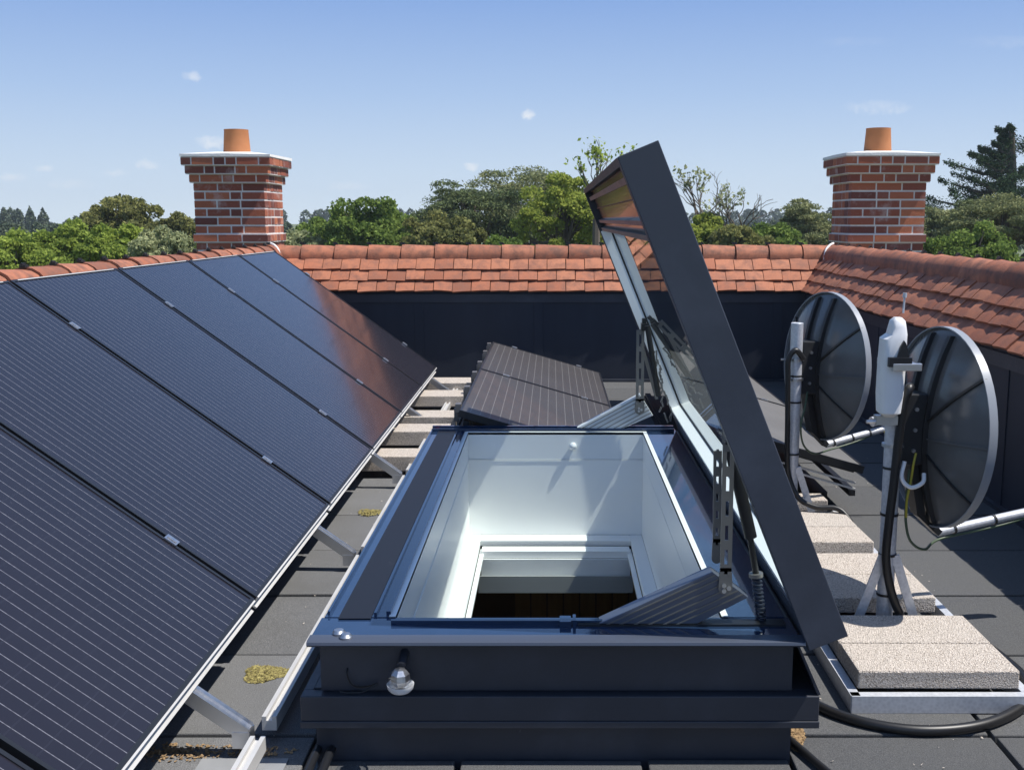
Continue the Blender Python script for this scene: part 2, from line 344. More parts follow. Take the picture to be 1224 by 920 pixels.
def copy_tree(o, parent=None, src=None):
    c = o.copy(); COL.objects.link(c); c.parent = parent
    for ch in CH.get(o, []): copy_tree(ch, c)
    return c
CH = {}
def piece(name, me, mat, parent, loc, rot=(0, 0, 0), scale=(1, 1, 1)):
    """small repeated piece, shared mesh; loc in world (parent unrotated)"""
    o = bpy.data.objects.new(name, me); COL.objects.link(o); o.parent = parent
    o.location = Vector(loc) - WO.get(parent, Vector((0, 0, 0))); o.rotation_euler = rot; o.scale = scale
    if not me.materials: me.materials.append(MT[mat])
    return o

# ------------------------------------------------------------------ ground, roof deck
g = MB(); nG = 60; ext = 2500
for j in range(nG + 1):
    for i in range(nG + 1):
        x = -ext + 2 * ext * i / nG; y = -ext + 2 * ext * j / nG
        z = -9.0 + (3.0 * math.sin(x * .004 + 1) * math.cos(y * .003) if math.hypot(x, y) > 200 else 0)
        g.v.append((x, y, z))
for j in range(nG):
    for i in range(nG):
        a = j * (nG + 1) + i; g.f.append((a, a + 1, a + nG + 2, a + nG + 1))
tag(part('ground', g, 'land', smooth=True), kind='structure', label='green ground far below the roof')
KX0, KX1, KY0, KY1 = -.626, .634, 2.67, 5.40        # kerb footprint
OX0, OX1, OY0, OY1 = -.425, .46, 2.776, 5.32        # opening
WX, WY = 2.22, 9.38                                 # inner faces of the parapets
deck = MB(); zt, zb = -.012, -.30
for (x0, y0, x1, y1) in ((-WX - .4, -3, KX0 + .03, WY + .4), (KX1 - .03, -3, WX + .4, WY + .4), (KX0 + .03, -3, KX1 - .03, KY0 + .03), (KX0 + .03, KY1 - .03, KX1 - .03, WY + .4)):
    deck.box((x0, y0, zb), (x1, y1, zt - .018))
dk = tag(part('roof_deck', deck, 'black'), kind='structure', label='flat roof deck of black rubber paving tiles')
xs = [-2.2, -1.2, -.65, -.25, .245, 1.225, 2.2]; ys = [2.797 + .563 * k for k in range(-9, 13)]; ys[-1] = min(ys[-1], WY)
def sub(r, k):
    x0, y0, x1, y1 = r; a, b, c, d = k
    if x1 <= a or x0 >= c or y1 <= b or y0 >= d: return [r]
    out = []
    if x0 < a: out.append((x0, y0, a, y1)); x0 = a
    if x1 > c: out.append((c, y0, x1, y1)); x1 = c
    if y0 < b: out.append((x0, y0, x1, b))
    if y1 > d: out.append((x0, d, x1, y1))
    return [q for q in out if q[2] - q[0] > .03 and q[3] - q[1] > .03]
for i in range(len(xs) - 1):
    for j in range(len(ys) - 1):
        for (x0, y0, x1, y1) in sub((xs[i], ys[j], xs[i + 1], ys[j + 1]), (KX0, KY0, KX1, KY1)):
            if y1 < .2: continue
            gq = .0055 + random.random() * .004; dz = random.uniform(-.002, .003); tx = random.uniform(-.0015, .0015)
            b = MB(); b.box((x0 + gq, y0 + gq, -.028), (x1 - gq, y1 - gq, dz)); 
            b.v = [(x, y, z + (tx if x > (x0 + x1) / 2 and z > -.02 else 0)) for x, y, z in b.v]
            part('paver', b, 'paver_dusty' if x1 < -.6 else 'paver', dk, bevel=.004)
# building below
bw = MB(); bw.box((-2.95, -3, -9), (-2.75, 9.9, -.1)); bw.box((2.75, -3, -9), (2.95, 9.9, -.1)); bw.box((-2.75, 9.7, -9), (2.75, 9.9, -.1)); bw.box((-2.75, -3.2, -9), (2.75, -3, -.1))
tag(part('house_wall', bw, 'outer'), 'pale rendered house walls below the tiled parapets of the roof', 'house')

# ------------------------------------------------------------------ tiled parapets
SL = R(52); GA = .115
def tile_mesh(var):
    b = MB(); n = 5; w2 = .0795; L = .18; th = .015; rr = random.Random(var)
    e = [rr.uniform(-.004, .004) for _ in range(6)]
    top = []; bot = []
    for i in range(n + 1):
        y = L * i / n; zc = .010 * (1 - ((y - .0) / L) ** 1.0) - .006 * (1 - min(y / .07, 1)) ** 2
        for x, q in ((-w2, -.0016), (0, .0008), (w2, -.0012)):
            yy = y + (e[0] + e[1] * x / w2 if i == 0 else 0)
            top.append((x, yy, zc + th + q + e[2] * (1 - y / L) * .6)); bot.append((x, yy, zc + q + e[2] * (1 - y / L) * .6))
    b.v = top + bot; m3 = 3; nb = len(top)
    for i in range(n):
        for k in range(2):
            a = i * 3 + k; b.f.append((a, a + 1, a + 4, a + 3)); b.f.append((nb + a, nb + a + 3, nb + a + 4, nb + a + 1))
        b.f.append((i * 3, i * 3 + 3, nb + i * 3 + 3, nb + i * 3)); b.f.append((i * 3 + 2, nb + i * 3 + 2, nb + i * 3 + 5, i * 3 + 5))
    for k in range(2): b.f.append((k, nb + k, nb + k + 1, k + 1))
    me = mesh('roof_tile', b, True); me.materials.append(MT['clay_tile']); return me
TILES = [tile_mesh(k) for k in range(6)]
def ridge_mesh(var):
    b = MB(); L = .300; n = 10; rr = random.Random(var); 
    pts = []
    for si, (y, r) in enumerate(((0, .112), (.02, .112), (L * .5, .107), (L, .101))):
        for lay in (0, 1):
            for k in range(n + 1):
                t = -R(12) + (PI + R(24)) * k / n; q = r - lay * .013
                pts.append((q * math.cos(t), y, q * math.sin(t) * .98))
    st = (n + 1) * 2; b.v = pts
    for s_ in range(3):
        for k in range(n):
            a = s_ * st + k; b.f.append((a, a + 1, a + st + 1, a + st)); c = a + n + 1; b.f.append((c, c + st, c + st + 1, c + 1))
        for k in (0, n): a = s_ * st + k; b.f.append((a, a + st, a + st + n + 1, a + n + 1))
    for s_ in (0, 3):
        for k in range(n): a = s_ * st + k; b.f.append((a, a + n + 1, a + n + 2, a + 1))
    me = mesh('ridge_tile', b, True); me.materials.append(MT['clay_ridge']); return me
RIDGES = [ridge_mesh(k) for k in range(3)]
clipm = MB(); clipm.box((-.014, -.02, 0), (.014, .02, .012)); clipm.box((-.005, -.028, .008), (.005, .012, .022)); clipm = mesh('ridge_clip', clipm); clipm.materials.append(MT['black_steel'])
Z_EAVE = .775; E_R = .305; Z_RC = 1.088
def parapet(label, origin, ang, length, z_off=0.0, e0=0.0, skip0=0, side=''):
    """local frame: x along the wall, y outward (away from the roof court), built then rotated about origin"""
    t = thing('parapet_wall', label, 'parapet', origin); Rm = Matrix.Rotation(ang, 3, 'Z'); O = Vector(origin)
    def W(p): return Rm @ Vector(p)
    def padd(name, mb, mat, **kw):
        mb.v = [tuple(W(p) + O) for p in mb.v]; return part(name, mb, mat, t, **kw)
    b = MB(); b.box((-.0, .03, -.05), (length, .10, .80)); padd('membrane_wall', b, 'membrane')
    for k in range(1, int(length / 1.05) + 1):
        b = MB(); b.box((k * 1.05 - .04, .0245, .0), (k * 1.05 + .04, .0298, .775)); padd('wall_seam', b, 'membrane', bevel=.002)
    b = MB(); b.box((.0, .0, .0), (length, .0298, .022)); b.box((0, .018, .70), (length, .0292, .772)); padd('wall_flashing', b, 'navy_face')
    # deck sheathing below the tiles (inner and outer slope)
    zr = Z_RC + .02
    b = MB(); n = 1
    x1a, x1b = 0, length
    inner = [(.034, Z_EAVE + .012), (E_R, zr - .01), (E_R + .25, Z_EAVE - .05), (E_R + .25, -.1), (.2, -.1), (.2, .70), (.10, .70), (.10, .76)]
    nn_ = len(inner)
    m0 = 1 if side != 'L' and side != 'R' else 1
    # mitred ends: x grows with y at the corners that meet another parapet
    def endx(y, end):
        if end == 0: return 0 - (y if side in ('B', 'L0') else 0)
        return length + (y if side in ('B', 'R1') else 0)
    vs = [(endx(y, 0) + .0, y, z) for y, z in inner] + [(endx(y, 1), y, z) for y, z in inner]
    b.add(vs, [tuple(range(nn_)), tuple(range(2 * nn_ - 1, nn_ - 1, -1))] + [(i, i + nn_, (i + 1) % nn_ + nn_, (i + 1) % nn_) for i in range(nn_)])
    padd('roof_slope', b, 'black')
    # tiles
    for c in range(3):
        s0 = c * GA; y0 = s0 * math.cos(SL) + .006; z0 = Z_EAVE + s0 * math.sin(SL)
        xx = -.3 + (c % 2) * .0825
        while xx < length + .3:
            x = xx + .0825; lo = endx(y0 + .03, 0) + .02; hi = endx(y0 + .03, 1) - .02
            if lo - .08 < x < hi + .08:
                sx = 1.0; cx_ = x
                if x - .08 < lo: a = lo; cx_ = (a + x + .08) / 2; sx = (x + .08 - a) / .16
                if x + .08 > hi: a = hi; cx_ = (a + x - .08) / 2; sx = (a - x + .08) / .16
                if sx > .15:
                    o = bpy.data.objects.new('roof_tile', random.choice(TILES)); COL.objects.link(o); o.parent = t
                    rot = Matrix.Rotation(ang, 4, 'Z') @ Matrix.Rotation(SL - R(8.5), 4, 'X') @ Matrix.Rotation(random.uniform(-.012, .012), 4, 'Z') @ Matrix.Rotation(random.uniform(-.05, .05), 4, 'Y') @ Matrix.Rotation(random.uniform(-.02, .03), 4, 'X')
                    lift = .030
                    p = W((cx_, y0 - lift * math.sin(SL), z0 + lift * math.cos(SL) + random.uniform(-.005, .005)))
                    o.matrix_local = Matrix.Translation(p) @ rot @ Matrix.Diagonal((sx, 1, 1, 1))
            xx += .165
    # ridge
    lo = endx(E_R, 0); hi = endx(E_R, 1); n = max(1, round((hi - lo) / .305)); st = (hi - lo) / n
    for k in range(n):
        o = bpy.data.objects.new('ridge_tile', random.choice(RIDGES)); COL.objects.link(o); o.parent = t
        p = W((lo + k * st, E_R, Z_RC + random.uniform(-.003, .003)))
        o.matrix_local = Matrix.Translation(p) @ Matrix.Rotation(ang - PI / 2, 4, 'Z') @ Matrix.Rotation(random.uniform(-.012, .012), 4, 'X') @ Matrix.Rotation(random.uniform(-.012, .012), 4, 'Z') @ Matrix.Diagonal((1, st / .3085, 1, 1))
        o2 = bpy.data.objects.new('ridge_clip', clipm); COL.objects.link(o2); o2.parent = t
        o2.matrix_local = Matrix.Translation(W((lo + k * st, E_R, Z_RC + .106))) @ Matrix.Rotation(ang - PI / 2, 4, 'Z')
    return t
# back wall runs left to right, outward = +Y ; right wall: from far corner toward the camera, outward = +X ; left wall: outward = -X
pb = parapet('rear parapet with red clay tiles above dark membrane, running across the view', (-WX, WY - .03, 0), 0, 2 * WX, side='B')
pr = parapet('right hand parapet with shaded red clay tiles rising beside the satellite dishes', (WX - .03, WY, 0), -PI / 2, 9.2, side='L0')
pl = parapet('left hand parapet whose red ridge tiles peep above the large solar panels', (-WX + .03, WY - 9.2, 0), PI / 2, 9.2, side='R1')
for s in (-1, 1):
    b = MB(); xr = s * (WX + E_R - .03); pts = []
    for k in range(9):
        t = R(15) + R(165) * k / 8
        pts.append((xr - s * .115 * math.cos(PI - t) * 1.0 - 0, WY + E_R - .03 - .02 - .09 * (1 - math.sin(t)) * .6, Z_RC + .112 * math.sin(t)))
    pts2 = [(xr - s * .10, WY + .10, Z_RC - .02), (xr - s * .085, WY + .12, Z_RC + .06), (xr - s * .04, WY + .16, Z_RC + .105), (xr, WY + .2, Z_RC + .12)]
    b.tube(spline(pts2, 5), .010, 8)
    part('corner_mortar', b, 'white_mortar', pr if s > 0 else pl, smooth=True)

# ------------------------------------------------------------------ chimneys
bb = MB(); bb.box((-.5, -.5, -.5), (.5, .5, .5))
brick_me = bpy.data.meshes.new('brick'); brick_me.from_pydata(bb.v, [], bb.f); brick_me.materials.append(MT['brick'])
def chimney(label, x0, y0, wx, wy, pot_dx):
    t = thing('chimney', label, 'chimney', (x0 + wx / 2, y0 + wy / 2, .5)); x1 = x0 + wx; y1 = y0 + wy; top = 1.975; ch = .0765; rr = random.Random(x0)
    core = MB(); ncr = 17
    for c in range(ncr):
        off = [.080, .054, .027][c] if c < 3 else (.018 if c == 9 else 0); e = -.003 + off
        core.box((x0 - e, y0 - e, top - (c + 1) * ch), (x1 + e, y1 + e, top - c * ch - (0 if c == 0 else .0)))
    # avoid coplanar caps between courses of the same size: nudge
    part('mortar_core', core, 'mortar', t)
    for c in range(ncr):
        off = [.080, .054, .027][c] if c < 3 else (.018 if c == 9 else 0)
        zc = top - (c + .5) * ch; bd = .1; mj = .014
        a0, b0, a1, b1 = x0 - off, y0 - off, x1 + off, y1 + off
        for f in range(4):
            horiz = f < 2
            L0, L1 = (a0, a1) if horiz else (b0 + bd + mj, b1 - bd - mj)
            if c % 2: pat = [1, 1, 1] if horiz else [.5, .5, .5, .5]
            else: pat = [.5, 1, .5, 1] if horiz else [1, .5, .5]
            if c < 3: pat = [[.5, 1, .5, .5, 1, .5], [1, .5, 1, .5, 1], [.5, 1, .5, 1, .5]][c] if horiz else [1, .5, 1]
            if rr.random() < .5: pat = pat[::-1]
            pat = [p * rr.uniform(.94, 1.06) for p in pat]; S = sum(pat); cur = L0
            for p in pat:
                ln = p / S * (L1 - L0 + mj) - mj; cc = cur + ln / 2; cur += ln + mj; j = rr.uniform(-.002, .003)
                if horiz: loc = (cc, (b0 + bd / 2 - j) if f == 0 else (b1 - bd / 2 + j), zc); scl = (ln, bd, ch - .0158)
                else: loc = ((a0 + bd / 2 - j) if f == 2 else (a1 - bd / 2 + j), cc, zc); scl = (bd, ln, ch - .0158)
                piece('brick', brick_me, 'brick', t, loc, (rr.uniform(-.01, .01), rr.uniform(-.006, .006), rr.uniform(-.006, .006)), scl)
    cap = MB(); e = .086; cx_, cy_ = (x0 + x1) / 2, (y0 + y1) / 2; zt = top + .001
    ring = [(x0 - e, y0 - e), (cx_, y0 - e - .002), (x1 + e, y0 - e), (x1 + e + .002, cy_), (x1 + e, y1 + e), (cx_, y1 + e), (x0 - e, y1 + e), (x0 - e - .002, cy_)]
    vs = [(x, y, zt) for x, y in ring] + [(x, y, zt + .024 + .004 * math.sin(i * 2.1)) for i, (x, y) in enumerate(ring)] + [(cx_ + (x - cx_) * .4, cy_ + (y - cy_) * .4, zt + .055) for x, y in ring]
    fs = [(i, (i + 1) % 8, (i + 1) % 8 + 8, i + 8) for i in range(8)] + [(i + 8, (i + 1) % 8 + 8, (i + 1) % 8 + 16, i + 16) for i in range(8)] + [tuple(range(16, 24)), tuple(range(7, -1, -1))]
    cap.add(vs, fs); part('mortar_cap', cap, 'white_mortar', t, smooth=True)
    pot = MB(); pot.lathe([(.127, 0), (.122, .05), (.110, .22), (.112, .232), (.098, .232), (.098, .02)], (cx_ + pot_dx, cy_, zt + .035), 40)
    part('chimney_pot', pot, 'pot', t, smooth=True)
    fl = MB(); e = .012; fl.box((x0 - e, y0 - e, 1.06), (x1 + e, y1 + e, 1.085)); part('lead_flashing', fl, 'white_mortar', t)
    return t
chimney('left brick chimney with terracotta pot, sunlit on its right side, above the solar panels', -3.262, 9.9, .642, .66, -.005)
chimney('right brick chimney with terracotta pot, in shade, beyond the satellite dishes', 2.685, 9.75, .665, .66, -.02)

# ------------------------------------------------------------------ solar panels
def pv_part(b, nm, mat, root, **kw):
    o = part(nm, b, mat, root, **kw); CH.setdefault(root, []).append(o); return o
def pv_panel(name, L, Wd, cellmat, trim, label, group):
    """local: x down the slope from the upper edge, y across, z normal"""
    r = thing(name, label, 'solar panel', (0, 0, 0), group)
    f = MB(); fr = .012; h = .035
    f.box((0, 0, -h), (fr, Wd, .002)); f.box((L - fr, 0, -h), (L, Wd, .002)); f.box((fr, 0, -h), (L - fr, fr, .002)); f.box((fr, Wd - fr, -h), (L - fr, Wd, .002))
    pv_part(f, 'frame', 'black', r)
    c = MB(); c.box((fr, fr, -.006), (L - fr, Wd - fr, -.001)); pv_part(c, 'cell_sheet', cellmat, r)
    if trim:
        k = MB(); k.box((L + .0005, .006, -.036), (L + .006, Wd - .006, .001)); k.box((L + .006, .006, -.036), (L + .020, Wd - .006, -.030)); pv_part(k, 'edge_trim', 'alu_matt', r)
        k = MB(); k.box((.004, .05, .0025), (.009, Wd - .05, .004)); pv_part(k, 'top_trim', 'alu_matt', r)
    for xx in (L * .20, L * .80):
        k = MB(); k.box((xx - .022, Wd - .010, .003), (xx + .022, Wd + .024, .007)); k.box((xx - .016, Wd + .001, .008), (xx + .016, Wd + .011, .011)); pv_part(k, 'clamp', 'alu', r)
    return r
TL = Vector((-2.22, 0, EYE - .248)); BL = Vector((-.94, 0, EYE - 1.186)); LP = (BL - TL).length
dx = (BL - TL).normalized(); nzv = dx.cross(Vector((0, 1, 0))).normalized()
if nzv.z < 0: nzv = -nzv
seam = [-.22, .90, 2.05, 3.26, 4.40, 5.50, 6.58, 7.64, 8.64]
WP = 1.10
labs = ['large dark solar panel nearest the camera, cut by the left edge of the picture', 'large dark solar panel filling the lower left corner, second from the camera', 'large dark solar panel whose lower corner stands over the yellow moss patch',
        'large dark solar panel beside the front half of the open roof window', 'large dark solar panel in the middle of the left row', 'large dark solar panel third from the rear parapet', 'large dark solar panel second from the rear parapet', 'large dark solar panel nearest the left chimney and rear parapet']
base = pv_panel('solar_panel', LP, WP, 'pv_cells', True, labs[0], 'large solar panels leaning on the left parapet')
Mr = Matrix((dx, Vector((0, 1, 0)), nzv)).transposed().to_4x4()
for k in range(8):
    o = base if k == 0 else copy_tree(base)
    o["label"] = labs[k]
    wseg = seam[k + 1] - seam[k] - .022
    o.matrix_world = Matrix.Translation((TL.x, seam[k], TL.z + random.uniform(-.004, .004))) @ Mr @ Matrix.Diagonal((1, wseg / WP, 1, 1))
# mounting frame of the left row
t = thing('mounting_frame', 'aluminium rails and sloping struts that carry the large left solar panels', 'mounting frame', (-.77, 5, 0))
b = MB(); 
for (y0, y1) in ((-1, 2.63), (2.74, 4.16), (4.27, 5.52), (5.64, 6.95), (7.06, 8.9)):
    b = MB(); z1 = .085
    b.prism_y([(-.790, .045), (-.750, .045), (-.750, z1), (-.762, z1), (-.762, z1 - .012), (-.778, z1 - .012), (-.778, z1), (-.790, z1)], y0, y1)
    part('base_rail', b, 'alu_matt', t)
b = MB(); b.prism_y([(-2.14, .045), (-2.08, .045), (-2.08, .085), (-2.14, .085)], -1, 8.9); part('base_rail', b, 'alu_matt', t)
for y in (2.69, 4.21, 5.58, 7.0, 8.35, 1.2):
    b = MB(); P0 = TL + Vector((0, y, 0)) - nzv * .062; P1 = BL + Vector((0, y, 0)) - nzv * .062 + dx * .20
    b.bar(P0, P1, .042, .038, nzv); 
    b.bar(P0 + nzv * .022, P1 + nzv * .022, .010, .006, nzv)
    part('sloping_rail', b, 'alu', t)
    b = MB(); b.box((P1.x - .035, y - .024, .03), (P1.x + .012, y + .024, .075)); part('rail_foot', b, 'alu', t)
    b = MB(); b.bar((-2.11, y, .08), (-2.11, y, 1.06), .04, .04, (0, 1, 0)); part('upright', b, 'alu', t)
for y in (3.0, 4.6, 6.2, 7.8):
    b = MB(); b.bar((-2.08, y, .06), (-1.3, y, .06), .04, .03); part('cross_rail', b, 'alu_matt', t)

# centre and right rear panel pairs
def place_small(Xl, zl, Xr, zr, y0, y1, labels, group, cells='pv_cells_small'):
    Lp = math.hypot(Xr - Xl, zl - zr); d = Vector((Xr - Xl, 0, zr - zl)).normalized(); n = d.cross(Vector((0, 1, 0))); n = n if n.z > 0 else -n
    M_ = Matrix((d, Vector((0, 1, 0)), n)).transposed().to_4x4(); wd = (y1 - y0) / 2 - .02
    p0 = pv_panel('solar_panel', Lp, wd, cells, False, labels[0], group)
    for k in range(2):
        o = p0 if k == 0 else copy_tree(p0); o["label"] = labels[k]
        o.matrix_world = Matrix.Translation((Xl, y0 + k * (wd + .02), zl)) @ M_
    return d, n
g2 = 'low solar panels behind the roof window'
place_small(-.475, .45, .385, .20, 5.42, 8.55, ['low brown-black solar panel directly behind the open roof window', 'low brown-black solar panel in the rear centre, nearest the rear wall'], g2)
place_small(.70, .47, 1.50, .245, 5.02, 8.35, ['low solar panel behind the left satellite dish mast with its metal edge showing', 'low solar panel in the far right rear, mostly hidden behind the open lid'], g2, 'pv_cells_dusty')
t = thing('panel_frame', 'dark frame and pale rails under the low panels behind the left dish', 'mounting frame', (1.1, 6, 0))
for dz, mt in ((.0, 'black'), (.055, 'alu_matt'), (.085, 'alu_matt')):
    b = MB(); y = 5.10 if dz == 0 else 5.06
    b.bar((.70, y, .430 - dz), (1.47, y, .212 - dz), .03 if dz == 0 else .014, .022 if dz == 0 else .009); part('rail', b, mt, t)
b = MB(); b.bar((1.46, 5.07, .105), (1.46, 8.3, .105), .03, .03); part('rail', b, 'black', t)
b = MB(); b.bar((.75, 5.2, .04), (.75, 8.3, .04), .04, .06); part('rail', b, 'black', t)
b = MB(); b.box((.72, 5.3, 0), (1.40, 8.3, .05)); part('ballast_tray', b, 'black', t)
t = thing('panel_frame', 'dark frame with clamps under the low solar panels behind the roof window', 'mounting frame', (0, 7, 0))
for y in (5.6, 7.0, 8.4):
    b = MB(); b.bar((-.455, y, .405), (.37, y, .165), .03, .03); part('rail', b, 'black', t)
    b = MB(); b.bar((-.44, y, 0), (-.44, y, .40), .03, .03, (0, 1, 0)); part('upright', b, 'alu_matt', t)
    b = MB(); b.bar((.34, y, 0), (.34, y, .17), .03, .03, (0, 1, 0)); part('upright', b, 'alu_matt', t)
for y in (5.6, 6.2, 6.8, 7.3, 7.9, 8.4):
    b = MB(); b.box((-.512, y - .03, .41), (-.482, y + .03, .455)); b.box((-.52, y - .012, .36), (-.50, y + .012, .43)); part('clamp', b, 'link', t)
b = MB(); b.box((-.46, 5.44, .0), (-.43, 8.5, .39)); part('wind_deflector', b, 'black', t)

# ------------------------------------------------------------------ concrete slabs
def slab(x0, y0, x1, y1, z0, z1, label, group):
    b = MB(); b.box((x0, y0, z0), (x1, y1, z1))
    b.v = [(x + random.uniform(-.003, .003), y + random.uniform(-.003, .003), z) for x, y, z in b.v]
    o = part('concrete_slab', b, 'slab', bevel=.005); tag(o, label, 'concrete slab', group); return o
gR = 'concrete slabs weighing down the dish masts'
slab(.900, 2.975, 1.372, 3.185, .055, .112, 'pinkish concrete slab nearest the camera, lying in the metal tray at right', gR)
slab(.900, 3.191, 1.372, 3.425, .055, .112, 'pinkish concrete slab directly behind the nearest one, in front of the right mast', gR)
slab(.875, 3.59, 1.346, 3.84, .055, .112, 'concrete slab crossed by the dish shadow, just behind the foot of the right mast', gR)
slab(.875, 3.846, 1.346, 4.10, .055, .112, 'concrete slab second behind the right mast, beside the lid edge', gR)
slab(.855, 4.25, 1.322, 4.47, .055, .112, 'concrete slab midway between the two masts, nearer of its pair', gR)
slab(.855, 4.476, 1.322, 4.71, .055, .112, 'concrete slab just in front of the left mast, farther of its pair', gR)
slab(.84, 4.91, 1.30, 5.04, .055, .112, 'concrete slab behind the foot of the left mast, half hidden', gR)
slab(.84, 5.045, 1.20, 5.33, .055, .112, 'farthest right hand concrete slab, under the low panel edge', gR)
gL = 'concrete slabs weighing down the left panel frame'
slab(-1.12, 7.80, -.64, 8.09, .05, .13, 'long concrete slab on the left nearest the rear wall', gL)
slab(-1.12, 6.96, -.64, 7.22, .05, .13, 'pale concrete slab on the left, second from the rear wall', gL)
slab(-1.10, 6.47, -.645, 6.73, .04, .13, 'thick concrete slab touching the rear left corner of the roof window', gL)
slab(-1.10, 5.79, -.65, 6.01, .04, .125, 'short concrete slab under the third sloping strut on the left', gL)
slab(-1.12, 8.45, -.55, 8.75, .05, .13, 'concrete slab against the rear wall between the left row and the centre panels', gL)
# ------------------------------------------------------------------ roof window
rw = thing('roof_window', 'dark grey metal roof access window with its glazed lid propped wide open', 'roof window', (0, 4, 0))
ZF = .355
b = MB()   # base upstand ring
for (x0, y0, x1, y1) in ((KX0, KY0, KX1, OY0 - .02), (KX0, OY1 + .02, KX1, KY1), (KX0, OY0 - .02, OX0 - .02, OY1 + .02), (OX1 + .02, OY0 - .02, KX1, OY1 + .02)):
    b.box((x0, y0, -.03), (x1, y1, .20))
part('base_kerb', b, 'navy_face', rw)
b = MB()   # flashing skirt: a tray that stands proud
sx0, sx1, sy0, sy1 = -.655, .695, 2.625, 5.44
for (z0, z1, e) in ((.128, .196, 0), (.108, .1275, .002)):
    b.box((sx0 - e, sy0 - e, z0), (sx1 + e, KY0 - .002, z1)); b.box((sx0 - e, KY1 + .002, z0), (sx1 + e, sy1, z1))
    b.box((sx0 - e, KY0 - .002, z0), (KX0 - .002, KY1 + .002, z1)); b.box((KX1 + .002, KY0 - .002, z0), (sx1 + e, KY1 + .002, z1))
part('skirt', b, 'navy_face', rw, bevel=.0025)
b = MB()   # sloping lip at the right end of the skirt
b.prism_y([(.634, .330), (.640, .330), (.699, .198), (.691, .197)], 2.63, 5.4); part('side_lip', b, 'navy_metal', rw)
b = MB(); bx0, bx1 = -.605, .628
for (x0, y0, x1, y1) in ((bx0, 2.652, bx1, OY0 - .02), (bx0, OY1 + .02, bx1, KY1 + .004), (bx0, OY0 - .02, OX0 - .02, OY1 + .02), (OX1 + .02, OY0 - .02, bx1, OY1 + .02)):
    b.box((x0, y0, .2005), (x1, y1, ZF - .012))
part('upper_kerb', b, 'navy_face', rw)
# top flange with rounded front nose
b = MB(); fl_ = .0115
prof = [(2.606, ZF - .016), (2.600, ZF - .010), (2.602, ZF - .003), (2.610, ZF)]
b.add([(-.628, y, z) for y, z in prof] + [(.648, y, z) for y, z in prof] + [(-.628, 2.648, ZF), (.648, 2.648, ZF), (-.628, 2.648, ZF - .0115), (.648, 2.648, ZF - .0115)],
      [(0, 1, 5, 4), (1, 2, 6, 5), (2, 3, 7, 6), (3, 8, 9, 7), (0, 4, 11, 10), (0, 10, 8, 3, 2, 1), (4, 5, 6, 7, 9, 11), (8, 10, 11, 9)])
part('front_flange', b, 'nose', rw, smooth=True)
b = MB(); b.box((-.625, 2.6485, ZF - .013), (.64, OY0, ZF - .003)); b.box((-.618, OY0, ZF - .012), (OX0 - .0, OY1, ZF - .001)); b.box((OX1 + .0, OY0, ZF - .012), (.63, OY1, ZF - .001)); b.box((-.618, OY1, ZF - .0125), (.63, KY1 + .02, ZF - .0015))
part('top_flange', b, 'navy_gloss', rw)
b = MB(); b.box((-.578, 2.760, ZF - .0008), (-.490, 5.36, ZF + .0012)); part('flange_strip', b, 'dark_matt', rw)  # flat dark matt strip with paler blotches along the left flange
b = MB()
for x0, x1, h in ((-.612, -.606, .010), (-.486, -.478, .006), (-.452, -.440, .010)): b.box((x0, 2.79, ZF - .001), (x1, 5.34, ZF + h))
b.box((-.43, OY0 - .05, ZF - .004), (.33, OY0 - .038, ZF + .008)); b.box((-.612, 5.342, ZF - .001), (.62, 5.352, ZF + .014)); b.box((-.612, 5.38, ZF - .001), (.62, 5.402, ZF + .020))
part('flange_ribs', b, 'navy_gloss', rw)
b = MB(); b.box((.07, 2.712, ZF - .003), (.62, 2.752, ZF + .003)); part('hinge_plate', b, 'black', rw)
b = MB(); b.box((.02, 2.708, ZF - .003), (.05, 2.752, ZF + .012)); b.box((.055, 2.708, ZF - .003), (.063, 2.752, ZF + .016)); part('latch', b, 'navy_gloss', rw)
for (x, y) in ((-.555, 2.655), (-.532, 2.628)):
    b = MB(); b.lathe([(0, 0), (.016, 0), (.017, .004), (.012, .011), (0, .013)], (x, y, ZF + .0), 20); part('screw_cap', b, 'alu', rw, smooth=True)
b = MB(); b.lathe([(0, 0), (.014, 0), (.014, .006), (0, .012)], (-.590, 5.36, ZF + .0), 14); part('cap', b, 'red', rw, smooth=True)
# white shaft lining (each wall a panel, upper band + lower panel)
ZS = -.18; th = .018
def lining(x0, y0, x1, y1):
    b = MB(); b.box((x0, y0, ZF - .14), (x1, y1, ZF + .001)); part('lining_band', b, 'white_gloss', rw)
    b = MB(); b.box((x0, y0, ZS), (x1, y1, ZF - .143)); 
    e = .002
    part('lining_panel', b, 'white', rw)
lining(OX0 - .018, OY1 + .000, OX1 + .018, OY1 + .018); ZT0 = ZF; ZF = ZT0 - .016; lining(OX0 - .018, OY0 - .0185, OX1 + .018, OY0 - .0005); ZF = ZT0
lining(OX0 - .018, OY0, OX0, OY1 - .0005); lining(OX1, OY0, OX1 + .018, OY1 - .0005)
b = MB(); b.box((OX0 - .0005, OY0, ZF - .143), (OX0 + .002, OY1, ZF - .1405)); b.box((OX0, OY1 - .003, ZF - .1425), (OX1, OY1 - .001, ZF - .141)); part('trim_bead', b, 'white_gloss', rw)
b = MB(); kn = [(0, .0), (.012, .001), (.019, .008), (.019, .014), (.012, .021), (0, .024)]
b.lathe(kn, (0, 0, 0), 20); b.v = [(.105 + x, OY1 - .001 - z, .285 + y) for x, y, z in b.v]; part('wall_knob', b, 'white_gloss', rw, smooth=True)
